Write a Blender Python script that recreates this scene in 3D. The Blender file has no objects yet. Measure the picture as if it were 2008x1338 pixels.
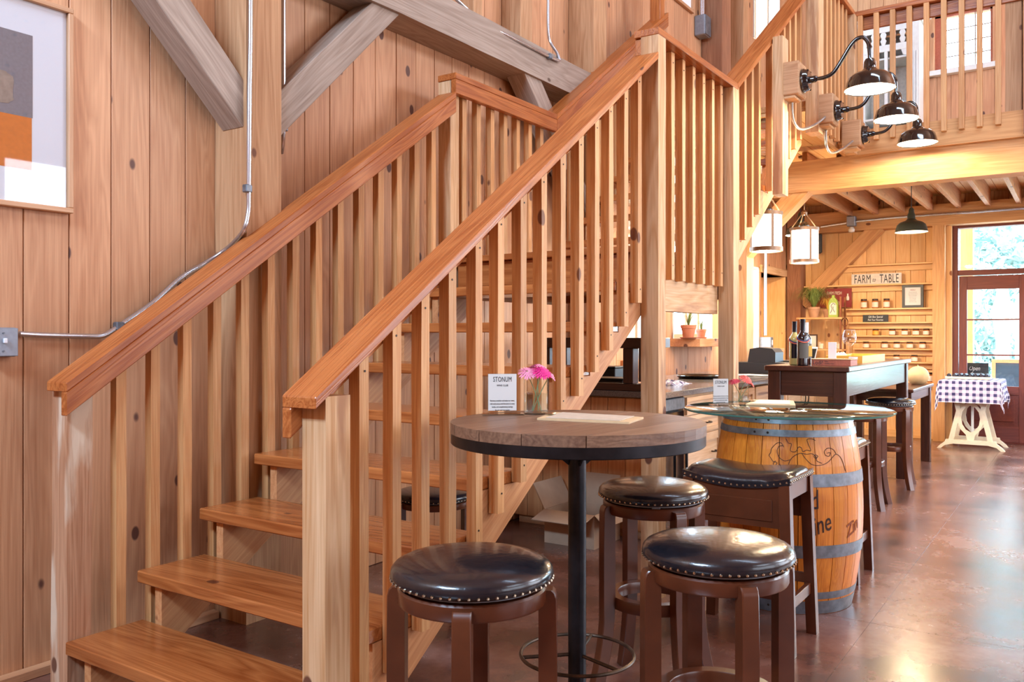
import bpy, bmesh, math, random
from mathutils import Vector, Matrix, Euler
random.seed(7)
S = bpy.context.scene
COL = S.collection
PI = math.pi

# ------------------------------------------------------------ camera, world, lights, exposure
YAW = math.radians(34.1); CA, SA = math.cos(YAW), math.sin(YAW)
FPX, HY, CAMZ = 1665.0, 658.0, 1.25
cam = bpy.data.cameras.new('camera'); camo = bpy.data.objects.new('camera', cam); COL.objects.link(camo)
camo.location = (0, 0, CAMZ); camo.rotation_euler = (PI/2, 0, YAW - PI/2)
cam.sensor_width = 36; cam.lens = FPX/2008*36; cam.shift_y = -(669-HY)/2008; cam.clip_start = 0.05; cam.clip_end = 200
S.camera = camo
S.view_settings.view_transform = 'Standard'; S.view_settings.look = 'None'
S.view_settings.exposure = 0.44; S.view_settings.gamma = 1.0; S.view_settings.use_curve_mapping = False
S.cycles.max_bounces = 7; S.cycles.diffuse_bounces = 3; S.cycles.glossy_bounces = 3
S.cycles.transmission_bounces = 6; S.cycles.transparent_max_bounces = 40
S.cycles.caustics_reflective = False; S.cycles.caustics_refractive = False
S.cycles.sample_clamp_indirect = 6.0

w = bpy.data.worlds.new('sky'); S.world = w; w.use_nodes = True
bg = w.node_tree.nodes['Background']; bg.inputs[0].default_value = (0.56, 0.80, 1.0, 1); bg.inputs[1].default_value = 16.0

def area(name, loc, rot, sx, sy, power, col):
    l = bpy.data.lights.new(name, 'AREA'); l.shape = 'RECTANGLE'; l.size = sx; l.size_y = sy
    l.energy = power; l.color = col
    o = bpy.data.objects.new(name, l); COL.objects.link(o); o.location = loc; o.rotation_euler = rot
    return o
DAY = (0.52, 0.74, 1.0)
# assumed daylight, area lights just inside the windowless walls of the near gable (behind the camera) and of the long right wall
DAYR = (0.74, 0.86, 1.0)
area('assumed_near_daylight', (-2.95, 1.5, 4.7), (0, math.radians(-62), 0), 1.5, 2.2, 720, DAY)  # assumed source behind the camera; the near wall has no opening
area('assumed_right_daylight', (2.2, -4.95, 2.0), (math.radians(90), 0, 0), 4.0, 2.2, 90, DAYR)  # assumed side source, no window built in this wall
area('assumed_right_daylight', (7.6, -4.95, 2.2), (math.radians(90), 0, 0), 4.6, 2.6, 230, DAYR)  # likewise assumed, farther along the solid wall
area('assumed_high_daylight', (3.0, -4.95, 4.9), (math.radians(86), 0, 0), 2.6, 1.6, 70, DAYR)  # assumed upper source on the unbroken right wall
area('assumed_high_daylight', (8.6, -4.95, 4.9), (math.radians(86), 0, 0), 3.6, 1.6, 300, DAYR)  # likewise assumed, towards the loft end
area('loft_fill_light', (4.2, -0.8, 6.3), (0, math.radians(-50), 0), 1.2, 2.6, 190, DAY)  # added fill that brightens the loft hutch and gable, not a real roof opening

# ------------------------------------------------------------ pixel helpers (used once to turn measured points into metres)
def onY(px, py, Y):
    k = (px-1004)/FPX; x = Y*(CA+k*SA)/(SA-k*CA); d = x*CA+Y*SA
    return Vector((x, Y, CAMZ-(py-HY)*d/FPX))
def onX(px, py, X):
    k = (px-1004)/FPX; y = X*(SA-k*CA)/(CA+k*SA); d = X*CA+y*SA
    return Vector((X, y, CAMZ-(py-HY)*d/FPX))
def onZ(px, py, Z):
    d = (CAMZ-Z)*FPX/(py-HY); r = (px-1004)/FPX*d
    return Vector((d*CA+r*SA, d*SA-r*CA, Z))

# ------------------------------------------------------------ materials
def lin(c):
    return tuple((v/12.92 if v <= 0.04045 else ((v+0.055)/1.055)**2.4) for v in c)
def rgb(r, g, b): return lin((r/255, g/255, b/255)) + (1,)
def newmat(name):
    m = bpy.data.materials.new(name); m.use_nodes = True
    nt = m.node_tree; p = nt.nodes['Principled BSDF']
    return m, nt, p
def N(nt, t, **kw):
    n = nt.nodes.new(t)
    for k, v in kw.items():
        if hasattr(n, k): setattr(n, k, v)
        else: n.inputs[k].default_value = v
    return n
def plain(name, col, rough=0.5, metal=0.0, noise=0.0, scale=20, bump=0.0, coat=0.0):
    m, nt, p = newmat(name)
    p.inputs['Base Color'].default_value = col; p.inputs['Roughness'].default_value = rough
    p.inputs['Metallic'].default_value = metal
    if coat: p.inputs['Coat Weight'].default_value = coat; p.inputs['Coat Roughness'].default_value = 0.08
    tc = N(nt, 'ShaderNodeTexCoord'); no = N(nt, 'ShaderNodeTexNoise'); no.inputs['Scale'].default_value = scale
    no.inputs['Detail'].default_value = 3
    nt.links.new(tc.outputs['Object'], no.inputs['Vector'])
    if noise:
        mx = N(nt, 'ShaderNodeMix', data_type='RGBA', blend_type='MULTIPLY'); mx.inputs[0].default_value = 1
        mr = N(nt, 'ShaderNodeMapRange'); mr.inputs[1].default_value = 0.3; mr.inputs[2].default_value = 0.7
        mr.inputs[3].default_value = 1-noise; mr.inputs[4].default_value = 1+noise*0.3
        nt.links.new(no.outputs[0], mr.inputs[0]); mx.inputs[6].default_value = col
        nt.links.new(mr.outputs[0], mx.inputs[7]); nt.links.new(mx.outputs[2], p.inputs['Base Color'])
    if bump:
        b = N(nt, 'ShaderNodeBump'); b.inputs['Strength'].default_value = bump; b.inputs['Distance'].default_value = 0.003
        nt.links.new(no.outputs[0], b.inputs['Height']); nt.links.new(b.outputs[0], p.inputs['Normal'])
    return m
def emit(name, col, strength):
    m, nt, p = newmat(name)
    p.inputs['Base Color'].default_value = col; p.inputs['Emission Color'].default_value = col
    p.inputs['Emission Strength'].default_value = strength
    return m
def glass(name, tint=(1, 1, 1, 1), refl=1.0, ior=1.45):
    m = bpy.data.materials.new(name); m.use_nodes = True; nt = m.node_tree
    nt.nodes.remove(nt.nodes['Principled BSDF']); out = nt.nodes['Material Output']
    t = N(nt, 'ShaderNodeBsdfTransparent'); t.inputs[0].default_value = tint
    g = N(nt, 'ShaderNodeBsdfGlossy'); g.inputs['Roughness'].default_value = 0.02
    f = N(nt, 'ShaderNodeLayerWeight'); pw = N(nt, 'ShaderNodeMath', operation='POWER'); pw.inputs[1].default_value = 5.0
    nt.links.new(f.outputs['Facing'], pw.inputs[0])
    mul = N(nt, 'ShaderNodeMath', operation='MULTIPLY_ADD'); mul.inputs[1].default_value = min(1, 0.9*refl); mul.inputs[2].default_value = 0.04*refl
    nt.links.new(pw.outputs[0], mul.inputs[0])
    mx = N(nt, 'ShaderNodeMixShader'); nt.links.new(mul.outputs[0], mx.inputs[0])
    nt.links.new(t.outputs[0], mx.inputs[1]); nt.links.new(g.outputs[0], mx.inputs[2]); nt.links.new(mx.outputs[0], out.inputs[0])
    return m
def wood(name, light, dark, rough=0.6, knots=0.25, knotcol=None, ring=14.0, vary=0.14, huev=0.0, coat=0.0, bump=0.25, stain=None, fine=1.0, contrast=1.0):
    """timber with the grain along the object's own X axis"""
    m, nt, p = newmat(name); L = nt.links.new
    tc = N(nt, 'ShaderNodeTexCoord'); oi = N(nt, 'ShaderNodeObjectInfo')
    mu = N(nt, 'ShaderNodeVectorMath', operation='SCALE'); cx = N(nt, 'ShaderNodeCombineXYZ')
    for i in range(3): L(oi.outputs['Random'], cx.inputs[i])
    L(cx.outputs[0], mu.inputs[0]); mu.inputs['Scale'].default_value = 37.0
    ad = N(nt, 'ShaderNodeVectorMath', operation='ADD'); L(tc.outputs['Object'], ad.inputs[0]); L(mu.outputs[0], ad.inputs[1])
    # broad wandering grain: bands across, long along
    mp = N(nt, 'ShaderNodeMapping'); mp.inputs['Scale'].default_value = (0.7, ring, ring); L(ad.outputs[0], mp.inputs[0])
    n1 = N(nt, 'ShaderNodeTexNoise'); n1.inputs['Scale'].default_value = 1.0; n1.inputs['Detail'].default_value = 2; n1.inputs['Distortion'].default_value = 0.6
    L(mp.outputs[0], n1.inputs['Vector'])
    s1 = N(nt, 'ShaderNodeMath', operation='MULTIPLY'); s1.inputs[1].default_value = 9.0*fine; L(n1.outputs[0], s1.inputs[0])
    fr = N(nt, 'ShaderNodeMath', operation='PINGPONG'); fr.inputs[1].default_value = 0.5; L(s1.outputs[0], fr.inputs[0])
    # fine pores
    mp2 = N(nt, 'ShaderNodeMapping'); mp2.inputs['Scale'].default_value = (4, 160, 160); L(ad.outputs[0], mp2.inputs[0])
    n2 = N(nt, 'ShaderNodeTexNoise'); n2.inputs['Scale'].default_value = 1.0; n2.inputs['Detail'].default_value = 2; L(mp2.outputs[0], n2.inputs['Vector'])
    # wide tone drift
    mp3 = N(nt, 'ShaderNodeMapping'); mp3.inputs['Scale'].default_value = (1.1, 6, 6); L(ad.outputs[0], mp3.inputs[0])
    n3 = N(nt, 'ShaderNodeTexNoise'); n3.inputs['Scale'].default_value = 1.0; n3.inputs['Detail'].default_value = 3; L(mp3.outputs[0], n3.inputs['Vector'])
    a1 = N(nt, 'ShaderNodeMath', operation='MULTIPLY_ADD'); L(fr.outputs[0], a1.inputs[0]); a1.inputs[1].default_value = 0.9*contrast; L(n2.outputs[0], a1.inputs[2])
    a2 = N(nt, 'ShaderNodeMath', operation='MULTIPLY_ADD'); L(n3.outputs[0], a2.inputs[0]); a2.inputs[1].default_value = 1.1; L(a1.outputs[0], a2.inputs[2])
    mr = N(nt, 'ShaderNodeMapRange'); mr.inputs[1].default_value = 0.75; mr.inputs[2].default_value = 1.75; L(a2.outputs[0], mr.inputs[0])
    mix = N(nt, 'ShaderNodeMix', data_type='RGBA'); mix.inputs[6].default_value = light; mix.inputs[7].default_value = dark
    L(mr.outputs[0], mix.inputs[0]); col = mix.outputs[2]
    if stain:
        mps = N(nt, 'ShaderNodeMapping'); mps.inputs['Scale'].default_value = (1.2, 9, 9); L(ad.outputs[0], mps.inputs[0])
        ns = N(nt, 'ShaderNodeTexNoise'); ns.inputs['Scale'].default_value = 1.3; ns.inputs['Detail'].default_value = 5; L(mps.outputs[0], ns.inputs['Vector'])
        rs = N(nt, 'ShaderNodeMapRange'); rs.inputs[1].default_value = 0.56; rs.inputs[2].default_value = 0.66; L(ns.outputs[0], rs.inputs[0])
        ms = N(nt, 'ShaderNodeMix', data_type='RGBA'); ms.inputs[7].default_value = stain; L(rs.outputs[0], ms.inputs[0]); L(col, ms.inputs[6]); col = ms.outputs[2]
    if knots > 0:
        mk = N(nt, 'ShaderNodeMapping'); mk.inputs['Scale'].default_value = (4.6, 7.6, 7.6); L(ad.outputs[0], mk.inputs[0])
        nd = N(nt, 'ShaderNodeTexNoise'); nd.inputs['Scale'].default_value = 9; L(ad.outputs[0], nd.inputs['Vector'])
        dm = N(nt, 'ShaderNodeVectorMath', operation='SCALE'); dm.inputs['Scale'].default_value = 0.07; L(nd.outputs[1], dm.inputs[0])
        da = N(nt, 'ShaderNodeVectorMath', operation='ADD'); L(mk.outputs[0], da.inputs[0]); L(dm.outputs[0], da.inputs[1])
        vo = N(nt, 'ShaderNodeTexVoronoi'); vo.inputs['Scale'].default_value = 1.0; L(da.outputs[0], vo.inputs['Vector'])
        sp = N(nt, 'ShaderNodeSeparateColor'); L(vo.outputs['Color'], sp.inputs[0])
        gt = N(nt, 'ShaderNodeMath', operation='LESS_THAN'); gt.inputs[1].default_value = knots; L(sp.outputs[0], gt.inputs[0])
        kr = N(nt, 'ShaderNodeMapRange', interpolation_type='SMOOTHSTEP'); kr.inputs[1].default_value = 0.17; kr.inputs[2].default_value = 0.125
        kr.inputs[3].default_value = 0; kr.inputs[4].default_value = 1; L(vo.outputs['Distance'], kr.inputs[0])
        km = N(nt, 'ShaderNodeMath', operation='MULTIPLY'); L(kr.outputs[0], km.inputs[0]); L(gt.outputs[0], km.inputs[1])
        k2 = N(nt, 'ShaderNodeMix', data_type='RGBA'); k2.inputs[7].default_value = knotcol or rgb(92, 55, 38)
        L(km.outputs[0], k2.inputs[0]); L(col, k2.inputs[6]); col = k2.outputs[2]
    # board-to-board tone
    v = N(nt, 'ShaderNodeMapRange'); v.inputs[3].default_value = 1-vary; v.inputs[4].default_value = 1+vary*0.6; L(oi.outputs['Random'], v.inputs[0])
    mv = N(nt, 'ShaderNodeMix', data_type='RGBA', blend_type='MULTIPLY'); mv.inputs[0].default_value = 1
    L(col, mv.inputs[6]); L(v.outputs[0], mv.inputs[7]); L(mv.outputs[2], p.inputs['Base Color'])
    p.inputs['Roughness'].default_value = rough
    if coat: p.inputs['Coat Weight'].default_value = coat; p.inputs['Coat Roughness'].default_value = 0.15
    if bump:
        b = N(nt, 'ShaderNodeBump'); b.inputs['Strength'].default_value = bump; b.inputs['Distance'].default_value = 0.002
        L(a1.outputs[0], b.inputs['Height']); L(b.outputs[0], p.inputs['Normal'])
    return m

M = {}
M['wall_pine'] = wood('wall_pine', rgb(224, 170, 127), rgb(190, 132, 92), 0.55, 0.60, rgb(104, 66, 52), 9, 0.12, contrast=0.9)
M['back_pine'] = wood('back_pine', rgb(248, 202, 142), rgb(228, 164, 98), 0.55, 0.22, rgb(150, 88, 48), 9, 0.12, contrast=0.7)
M['baluster'] = wood('baluster_fir', rgb(228, 176, 120), rgb(196, 132, 76), 0.6, 0.10, rgb(120, 70, 40), 26, 0.16)
M['rail'] = wood('rail_fir', rgb(204, 126, 68), rgb(156, 80, 34), 0.32, 0.07, rgb(92, 48, 34), 16, 0.06, contrast=1.3)
M['tread'] = wood('tread_fir', rgb(198, 124, 68), rgb(148, 78, 36), 0.22, 0.10, rgb(88, 44, 28), 7, 0.10, coat=0.2, contrast=1.2)
M['stringer'] = wood('stringer_fir', rgb(222, 164, 112), rgb(190, 124, 76), 0.6, 0.16, rgb(120, 66, 38), 8, 0.05)
M['post'] = wood('post_fir', rgb(206, 160, 118), rgb(168, 118, 78), 0.7, 0.10, rgb(120, 78, 56), 9, 0.06, stain=None)
M['newel'] = wood('newel_fir', rgb(228, 190, 148), rgb(190, 136, 84), 0.7, 0.12, rgb(110, 66, 44), 9, 0.03, stain=rgb(170, 120, 82))
M['weathered'] = wood('weathered_post', rgb(206, 160, 124), rgb(164, 112, 78), 0.8, 0.10, rgb(110, 70, 50), 12, 0.02, stain=rgb(216, 192, 166))
M['grey_timber'] = wood('grey_timber', rgb(186, 166, 150), rgb(144, 122, 106), 0.75, 0.12, rgb(104, 80, 66), 9, 0.08)
M['dark_post'] = wood('brown_post', rgb(176, 122, 88), rgb(138, 88, 60), 0.75, 0.06, rgb(90, 50, 34), 9, 0.05)
M['loft_beam'] = wood('loft_beam', rgb(222, 168, 112), rgb(190, 132, 80), 0.7, 0.08, rgb(120, 70, 40), 9, 0.04)
M['cabinet'] = wood('cabinet_maple', rgb(232, 198, 160), rgb(206, 164, 124), 0.4, 0.06, rgb(150, 100, 70), 12, 0.08)
M['stool_wood'] = plain('stool_wood', rgb(92, 46, 25), 0.28, 0, 0.30, 9, coat=0.15)
M['dark_wood'] = wood('dark_stained_wood', rgb(84, 46, 34), rgb(54, 28, 22), 0.30, 0, None, 9, 0.04, coat=0.25, bump=0.15)
M['table_plank'] = wood('table_plank', rgb(142, 108, 84), rgb(98, 68, 52), 0.42, 0.04, rgb(60, 38, 30), 10, 0.14)
M['stave'] = wood('barrel_oak', rgb(238, 150, 50), rgb(198, 104, 26), 0.38, 0, None, 18, 0.22, coat=0.2)
M['frame_wood'] = wood('picture_frame_wood', rgb(214, 166, 126), rgb(190, 138, 98), 0.5, 0, None, 20, 0.04)
M['door_red'] = wood('door_mahogany', rgb(118, 54, 42), rgb(92, 38, 30), 0.5, 0, None, 9, 0.03)
M['board_brown'] = wood('board_brown', rgb(190, 110, 84), rgb(164, 88, 66), 0.6, 0, None, 10, 0.03)
M['white_sign'] = plain('whitewashed_board', rgb(226, 212, 198), 0.8, 0, 0.15, 30)
M['leather'] = plain('black_leather', rgb(26, 26, 32), 0.24, 0, 0.3, 60, 0.25, coat=0.3)
M['brass'] = plain('antique_nickel', rgb(186, 172, 150), 0.25, 1.0)
M['black_steel'] = plain('blackened_steel', rgb(52, 52, 56), 0.36, 0.85, 0.5, 14)
M['rust_steel'] = plain('rusty_steel', rgb(92, 76, 64), 0.45, 0.8, 0.5, 30)
M['galv'] = plain('galvanised_steel', rgb(128, 134, 142), 0.42, 0.6, 0.35, 30)
M['box_grey'] = plain('grey_steel_box', rgb(150, 156, 166), 0.45, 0.4, 0.15, 40)
M['conduit'] = plain('conduit_steel', rgb(198, 202, 208), 0.25, 0.9)
M['gloss_black'] = plain('gloss_black_enamel', rgb(14, 15, 18), 0.08, 0.0, coat=1.0)
M['green_enamel'] = plain('dark_green_enamel', rgb(44, 50, 44), 0.3)
M['white_enamel'] = plain('white_enamel', rgb(245, 240, 228), 0.4)
M['black'] = plain('black_plastic', rgb(28, 28, 32), 0.4)
M['gloss_white'] = plain('white_plastic', rgb(236, 238, 242), 0.25)
M['paper'] = plain('paper', rgb(216, 212, 206), 0.8)
M['mat_board'] = plain('mat_board', rgb(246, 247, 248), 0.8)
M['ink'] = plain('ink', rgb(48, 46, 50), 0.7)
M['ink_brown'] = plain('burnt_ink', rgb(52, 26, 18), 0.7)
M['ink_pale'] = plain('pale_brown_ink', rgb(134, 62, 24), 0.7)
M['chalk'] = plain('chalk', rgb(225, 228, 225), 0.9)
M['slate'] = plain('chalkboard', rgb(38, 44, 48), 0.6, 0, 0.3, 12)
M['blue_slate'] = plain('blue_chalkboard', rgb(50, 74, 100), 0.5, 0, 0.2, 8)
M['grey_paint'] = plain('grey_paint', rgb(140, 136, 138), 0.8, 0, 0.12, 90)
M['orange_paint'] = plain('orange_paint', rgb(232, 128, 40), 0.7, 0, 0.10, 60)
M['beige_paint'] = plain('beige_paint', rgb(168, 150, 132), 0.8, 0, 0.2, 50)
M['red_sign'] = plain('red_sign_paint', rgb(138, 34, 34), 0.6, 0, 0.15, 20)
M['cream'] = plain('cream_paint', rgb(232, 222, 200), 0.55, 0, 0.10, 20)
M['white_paint'] = plain('white_paint', rgb(236, 238, 236), 0.5, 0, 0.06, 20)
M['granite'] = plain('grey_granite', rgb(128, 122, 120), 0.12, 0, 0.55, 160)
M['iron'] = plain('dark_iron', rgb(58, 46, 40), 0.5, 0.6)
M['copper'] = plain('brown_metal', rgb(120, 70, 44), 0.45, 0.7)
M['cardboard'] = plain('cardboard', rgb(186, 156, 130), 0.85, 0, 0.08, 15)
M['terracotta'] = plain('terracotta', rgb(180, 114, 88), 0.8, 0, 0.15, 20)
M['leaf'] = plain('leaf_green', rgb(120, 136, 66), 0.6, 0, 0.3, 10)
M['leaf_pale'] = plain('leaf_pale_green', rgb(184, 204, 184), 0.7, 0, 0.4, 1.5)
M['leaf_blue'] = plain('leaf_blue_green', rgb(164, 192, 186), 0.7, 0, 0.5, 1.5)
M['grassy'] = plain('lawn', rgb(170, 190, 150), 0.9, 0, 0.2, 2)
M['paving'] = plain('pale_paving', rgb(216, 212, 204), 0.9, 0, 0.1, 2)
M['pink'] = plain('petal_pink', rgb(244, 150, 180), 0.6)
M['magenta'] = plain('petal_magenta', rgb(226, 40, 130), 0.6)
M['coral'] = plain('petal_coral', rgb(232, 92, 84), 0.6)
M['crimson'] = plain('petal_crimson', rgb(206, 66, 84), 0.6)
M['stem'] = plain('stem_green', rgb(120, 140, 96), 0.6)
M['melon'] = plain('melon_rind', rgb(200, 172, 124), 0.6, 0, 0.15, 12)
M['jar_label'] = plain('jar_label', rgb(236, 214, 192), 0.7)
M['jam'] = plain('jam_glass', rgb(176, 104, 48), 0.12, 0, coat=0.6)
M['lid'] = plain('jar_lid', rgb(66, 44, 34), 0.4, 0.3)
M['candle'] = plain('candle_wax', rgb(240, 214, 186), 0.6)
M['bottle_dark'] = plain('dark_bottle_glass', rgb(16, 16, 24), 0.06, 0, coat=1.0)
M['bottle_pale'] = plain('pale_bottle_glass', rgb(196, 186, 116), 0.08, 0, coat=0.8)
M['foil'] = plain('black_foil', rgb(22, 24, 34), 0.25)
M['ribbon'] = plain('coral_ribbon', rgb(226, 112, 92), 0.6)
M['navy'] = plain('navy_ribbon', rgb(48, 56, 100), 0.6)
M['yellow'] = plain('yellow_card', rgb(222, 178, 84), 0.7)
M['label_grey'] = plain('bottle_label', rgb(96, 92, 84), 0.7)
M['green_glaze'] = plain('green_painted_tin', rgb(150, 170, 62), 0.4)
M['plum'] = plain('plum_skin', rgb(30, 30, 50), 0.35)
M['dried'] = plain('clear_plate', rgb(220, 232, 236), 0.1)
M['cup_green'] = plain('green_enamel_tub', rgb(60, 170, 110), 0.3)
M['umbrella'] = plain('white_canvas', rgb(244, 246, 244), 0.8)
M['tan_menu'] = plain('tan_board', rgb(216, 184, 140), 0.6, 0, 0.1, 30)
M['glass'] = glass('clear_glass', (0.99, 1, 1, 1), 0.9)
M['glass_top'] = glass('glass_table_top', (0.80, 0.90, 0.88, 1), 1.5, 1.6)
M['pane'] = glass('window_glass', (0.96, 0.98, 1, 1), 0.8)
M['water'] = glass('water', (0.90, 0.94, 0.94, 1), 0.6, 1.33)
M['acrylic'] = glass('acrylic', (0.93, 0.96, 0.97, 1), 1.3)
M['pic_glass'] = glass('picture_glass', (0.97, 0.98, 1, 1), 1.5)
M['lamp_glow'] = emit('lamp_bulb_glow', (1.0, 0.86, 0.62, 1), 14)
M['lantern_glow'] = emit('lantern_glow', (1.0, 0.88, 0.70, 1), 4.2)
M['bronze'] = plain('bronze_metal', rgb(124, 98, 78), 0.35, 0.6)
M['pot_pale'] = plain('pale_clay', rgb(186, 140, 108), 0.8, 0, 0.15, 20)

def concrete():
    m, nt, p = newmat('stained_concrete'); L = nt.links.new
    tc = N(nt, 'ShaderNodeTexCoord')
    n1 = N(nt, 'ShaderNodeTexNoise'); n1.inputs['Scale'].default_value = 2.2; n1.inputs['Detail'].default_value = 8; n1.inputs['Roughness'].default_value = 0.65
    L(tc.outputs['Object'], n1.inputs['Vector'])
    n2 = N(nt, 'ShaderNodeTexNoise'); n2.inputs['Scale'].default_value = 0.9; n2.inputs['Detail'].default_value = 3; L(tc.outputs['Object'], n2.inputs['Vector'])
    r = N(nt, 'ShaderNodeValToRGB'); e = r.color_ramp.elements
    e[0].position = 0.38; e[0].color = rgb(84, 62, 56); e[1].position = 0.66; e[1].color = rgb(140, 102, 90)
    x = e.new(0.5); x.color = rgb(118, 78, 66)
    L(n1.outputs[0], r.inputs[0])
    r2 = N(nt, 'ShaderNodeMapRange'); r2.inputs[1].default_value = 0.35; r2.inputs[2].default_value = 0.65; r2.inputs[3].default_value = 0.8; r2.inputs[4].default_value = 1.12
    L(n2.outputs[0], r2.inputs[0])
    mx = N(nt, 'ShaderNodeMix', data_type='RGBA', blend_type='MULTIPLY'); mx.inputs[0].default_value = 1
    L(r.outputs[0], mx.inputs[6]); L(r2.outputs[0], mx.inputs[7]); L(mx.outputs[2], p.inputs['Base Color'])
    rr = N(nt, 'ShaderNodeMapRange'); rr.inputs[3].default_value = 0.14; rr.inputs[4].default_value = 0.36; L(n1.outputs[0], rr.inputs[0]); L(rr.outputs[0], p.inputs['Roughness'])
    p.inputs['Specular IOR Level'].default_value = 0.95
    b = N(nt, 'ShaderNodeBump'); b.inputs['Strength'].default_value = 0.12; b.inputs['Distance'].default_value = 0.01; L(n1.outputs[0], b.inputs['Height']); L(b.outputs[0], p.inputs['Normal'])
    return m
M['concrete'] = concrete()
def gingham():
    m, nt, p = newmat('gingham_cloth'); L = nt.links.new
    uv = N(nt, 'ShaderNodeUVMap'); sep = N(nt, 'ShaderNodeSeparateXYZ'); L(uv.outputs[0], sep.inputs[0])
    outs = []
    for i in (0, 1):
        a = N(nt, 'ShaderNodeMath', operation='MULTIPLY'); a.inputs[1].default_value = 1/0.066; L(sep.outputs[i], a.inputs[0])
        b = N(nt, 'ShaderNodeMath', operation='FRACT'); L(a.outputs[0], b.inputs[0])
        c = N(nt, 'ShaderNodeMath', operation='LESS_THAN'); c.inputs[1].default_value = 0.5; L(b.outputs[0], c.inputs[0]); outs.append(c)
    s = N(nt, 'ShaderNodeMath', operation='ADD'); L(outs[0].outputs[0], s.inputs[0]); L(outs[1].outputs[0], s.inputs[1])
    h = N(nt, 'ShaderNodeMath', operation='MULTIPLY'); h.inputs[1].default_value = 0.5; L(s.outputs[0], h.inputs[0])
    r = N(nt, 'ShaderNodeValToRGB'); r.color_ramp.interpolation = 'CONSTANT'; e = r.color_ramp.elements
    e[0].position = 0; e[0].color = rgb(240, 238, 244); e[1].position = 0.75; e[1].color = rgb(58, 56, 104)
    x = e.new(0.25); x.color = rgb(176, 174, 206)
    L(h.outputs[0], r.inputs[0]); L(r.outputs[0], p.inputs['Base Color']); p.inputs['Roughness'].default_value = 0.9
    return m
M['gingham'] = gingham()

# ------------------------------------------------------------ object helpers
def wm(o):
    b = o.matrix_basis.copy()
    return b if o.parent is None else wm(o.parent) @ o.matrix_parent_inverse @ b
def attach(o, parent):
    """parent while keeping the world placement given by matrix_basis"""
    if parent is not None:
        o.parent = parent; o.matrix_parent_inverse = wm(parent).inverted()
    return o
def obj(name, bm, mat, parent=None, local=True, smooth=False, world=None):
    me = bpy.data.meshes.new(name)
    if isinstance(bm, bmesh.types.BMesh):
        bmesh.ops.recalc_face_normals(bm, faces=bm.faces); bm.to_mesh(me); bm.free()
    else: me = bm
    if mat is not None:
        for mm in (mat if isinstance(mat, (list, tuple)) else [mat]): me.materials.append(M[mm] if isinstance(mm, str) else mm)
    if smooth:
        for p in me.polygons: p.use_smooth = True
        try: me.set_sharp_from_angle(angle=math.radians(38))
        except Exception: pass
    o = bpy.data.objects.new(name, me); COL.objects.link(o)
    if world is not None: o.matrix_basis = world
    if parent is not None:
        if local: o.parent = parent
        else: attach(o, parent)
    return o
def tag(o, label=None, cat=None, group=None, kind=None):
    if label: o['label'] = label
    if cat: o['category'] = cat
    if group: o['group'] = group
    if kind: o['kind'] = kind
    return o
def thing(name, label, cat, loc=(0, 0, 0), rz=0.0, group=None):
    o = bpy.data.objects.new(name, None); COL.objects.link(o); o.empty_display_size = 0.1
    o.location = loc; o.rotation_euler = (0, 0, rz)
    return tag(o, label, cat, group)
def setting(name, loc=(0, 0, 0)):
    o = bpy.data.objects.new(name, None); COL.objects.link(o); o.location = loc; o['kind'] = 'structure'; return o
def dup(root, loc=None, rz=None, label=None, group=None):
    r = root.copy(); COL.objects.link(r)
    if loc is not None: r.location = loc
    if rz is not None: r.rotation_euler = (0, 0, rz)
    if label: r['label'] = label
    if group: r['group'] = group
    for ch in list(root.children):
        c = ch.copy(); COL.objects.link(c); c.parent = r
        for g in list(ch.children):
            d = g.copy(); COL.objects.link(d); d.parent = c
    return r
def B(): return bmesh.new()
def box(bm, x0, x1, y0, y1, z0, z1, bevel=0.0):
    vs = [bm.verts.new((x, y, z)) for x in (x0, x1) for y in (y0, y1) for z in (z0, z1)]
    f = [(0, 1, 3, 2), (4, 6, 7, 5), (0, 4, 5, 1), (2, 3, 7, 6), (0, 2, 6, 4), (1, 5, 7, 3)]
    fs = [bm.faces.new([vs[i] for i in q]) for q in f]
    if bevel:
        es = list({e for q in fs for e in q.edges})
        bmesh.ops.bevel(bm, geom=es, offset=bevel, segments=1, affect='EDGES', profile=0.5)
    return bm
def cbox(bm, c, s, bevel=0.0):
    return box(bm, c[0]-s[0]/2, c[0]+s[0]/2, c[1]-s[1]/2, c[1]+s[1]/2, c[2]-s[2]/2, c[2]+s[2]/2, bevel)
def lathe(bm, prof, n=32, cx=0, cy=0, z=0, a0=0, a1=2*PI, caps=True):
    """profile: list of (r, z)"""
    full = abs(a1-a0-2*PI) < 1e-6; cnt = n if full else n+1; rings = []
    for r, h in prof:
        if r < 1e-6: rings.append([bm.verts.new((cx, cy, z+h))]*cnt)
        else: rings.append([bm.verts.new((cx+r*math.cos(a0+(a1-a0)*i/n), cy+r*math.sin(a0+(a1-a0)*i/n), z+h)) for i in range(cnt)])
    for a, b in zip(rings, rings[1:]):
        for i in range(n):
            j = (i+1) % cnt
            q = []
            for v in (a[i], a[j], b[j], b[i]):
                if v not in q: q.append(v)
            if len(q) >= 3:
                try: bm.faces.new(q)
                except ValueError: pass
    return bm
def cyl(bm, c, r, h, n=24, r2=None):
    r2 = r if r2 is None else r2
    return lathe(bm, [(0, 0), (r, 0), (r2, h), (0, h)], n, c[0], c[1], c[2])
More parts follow.
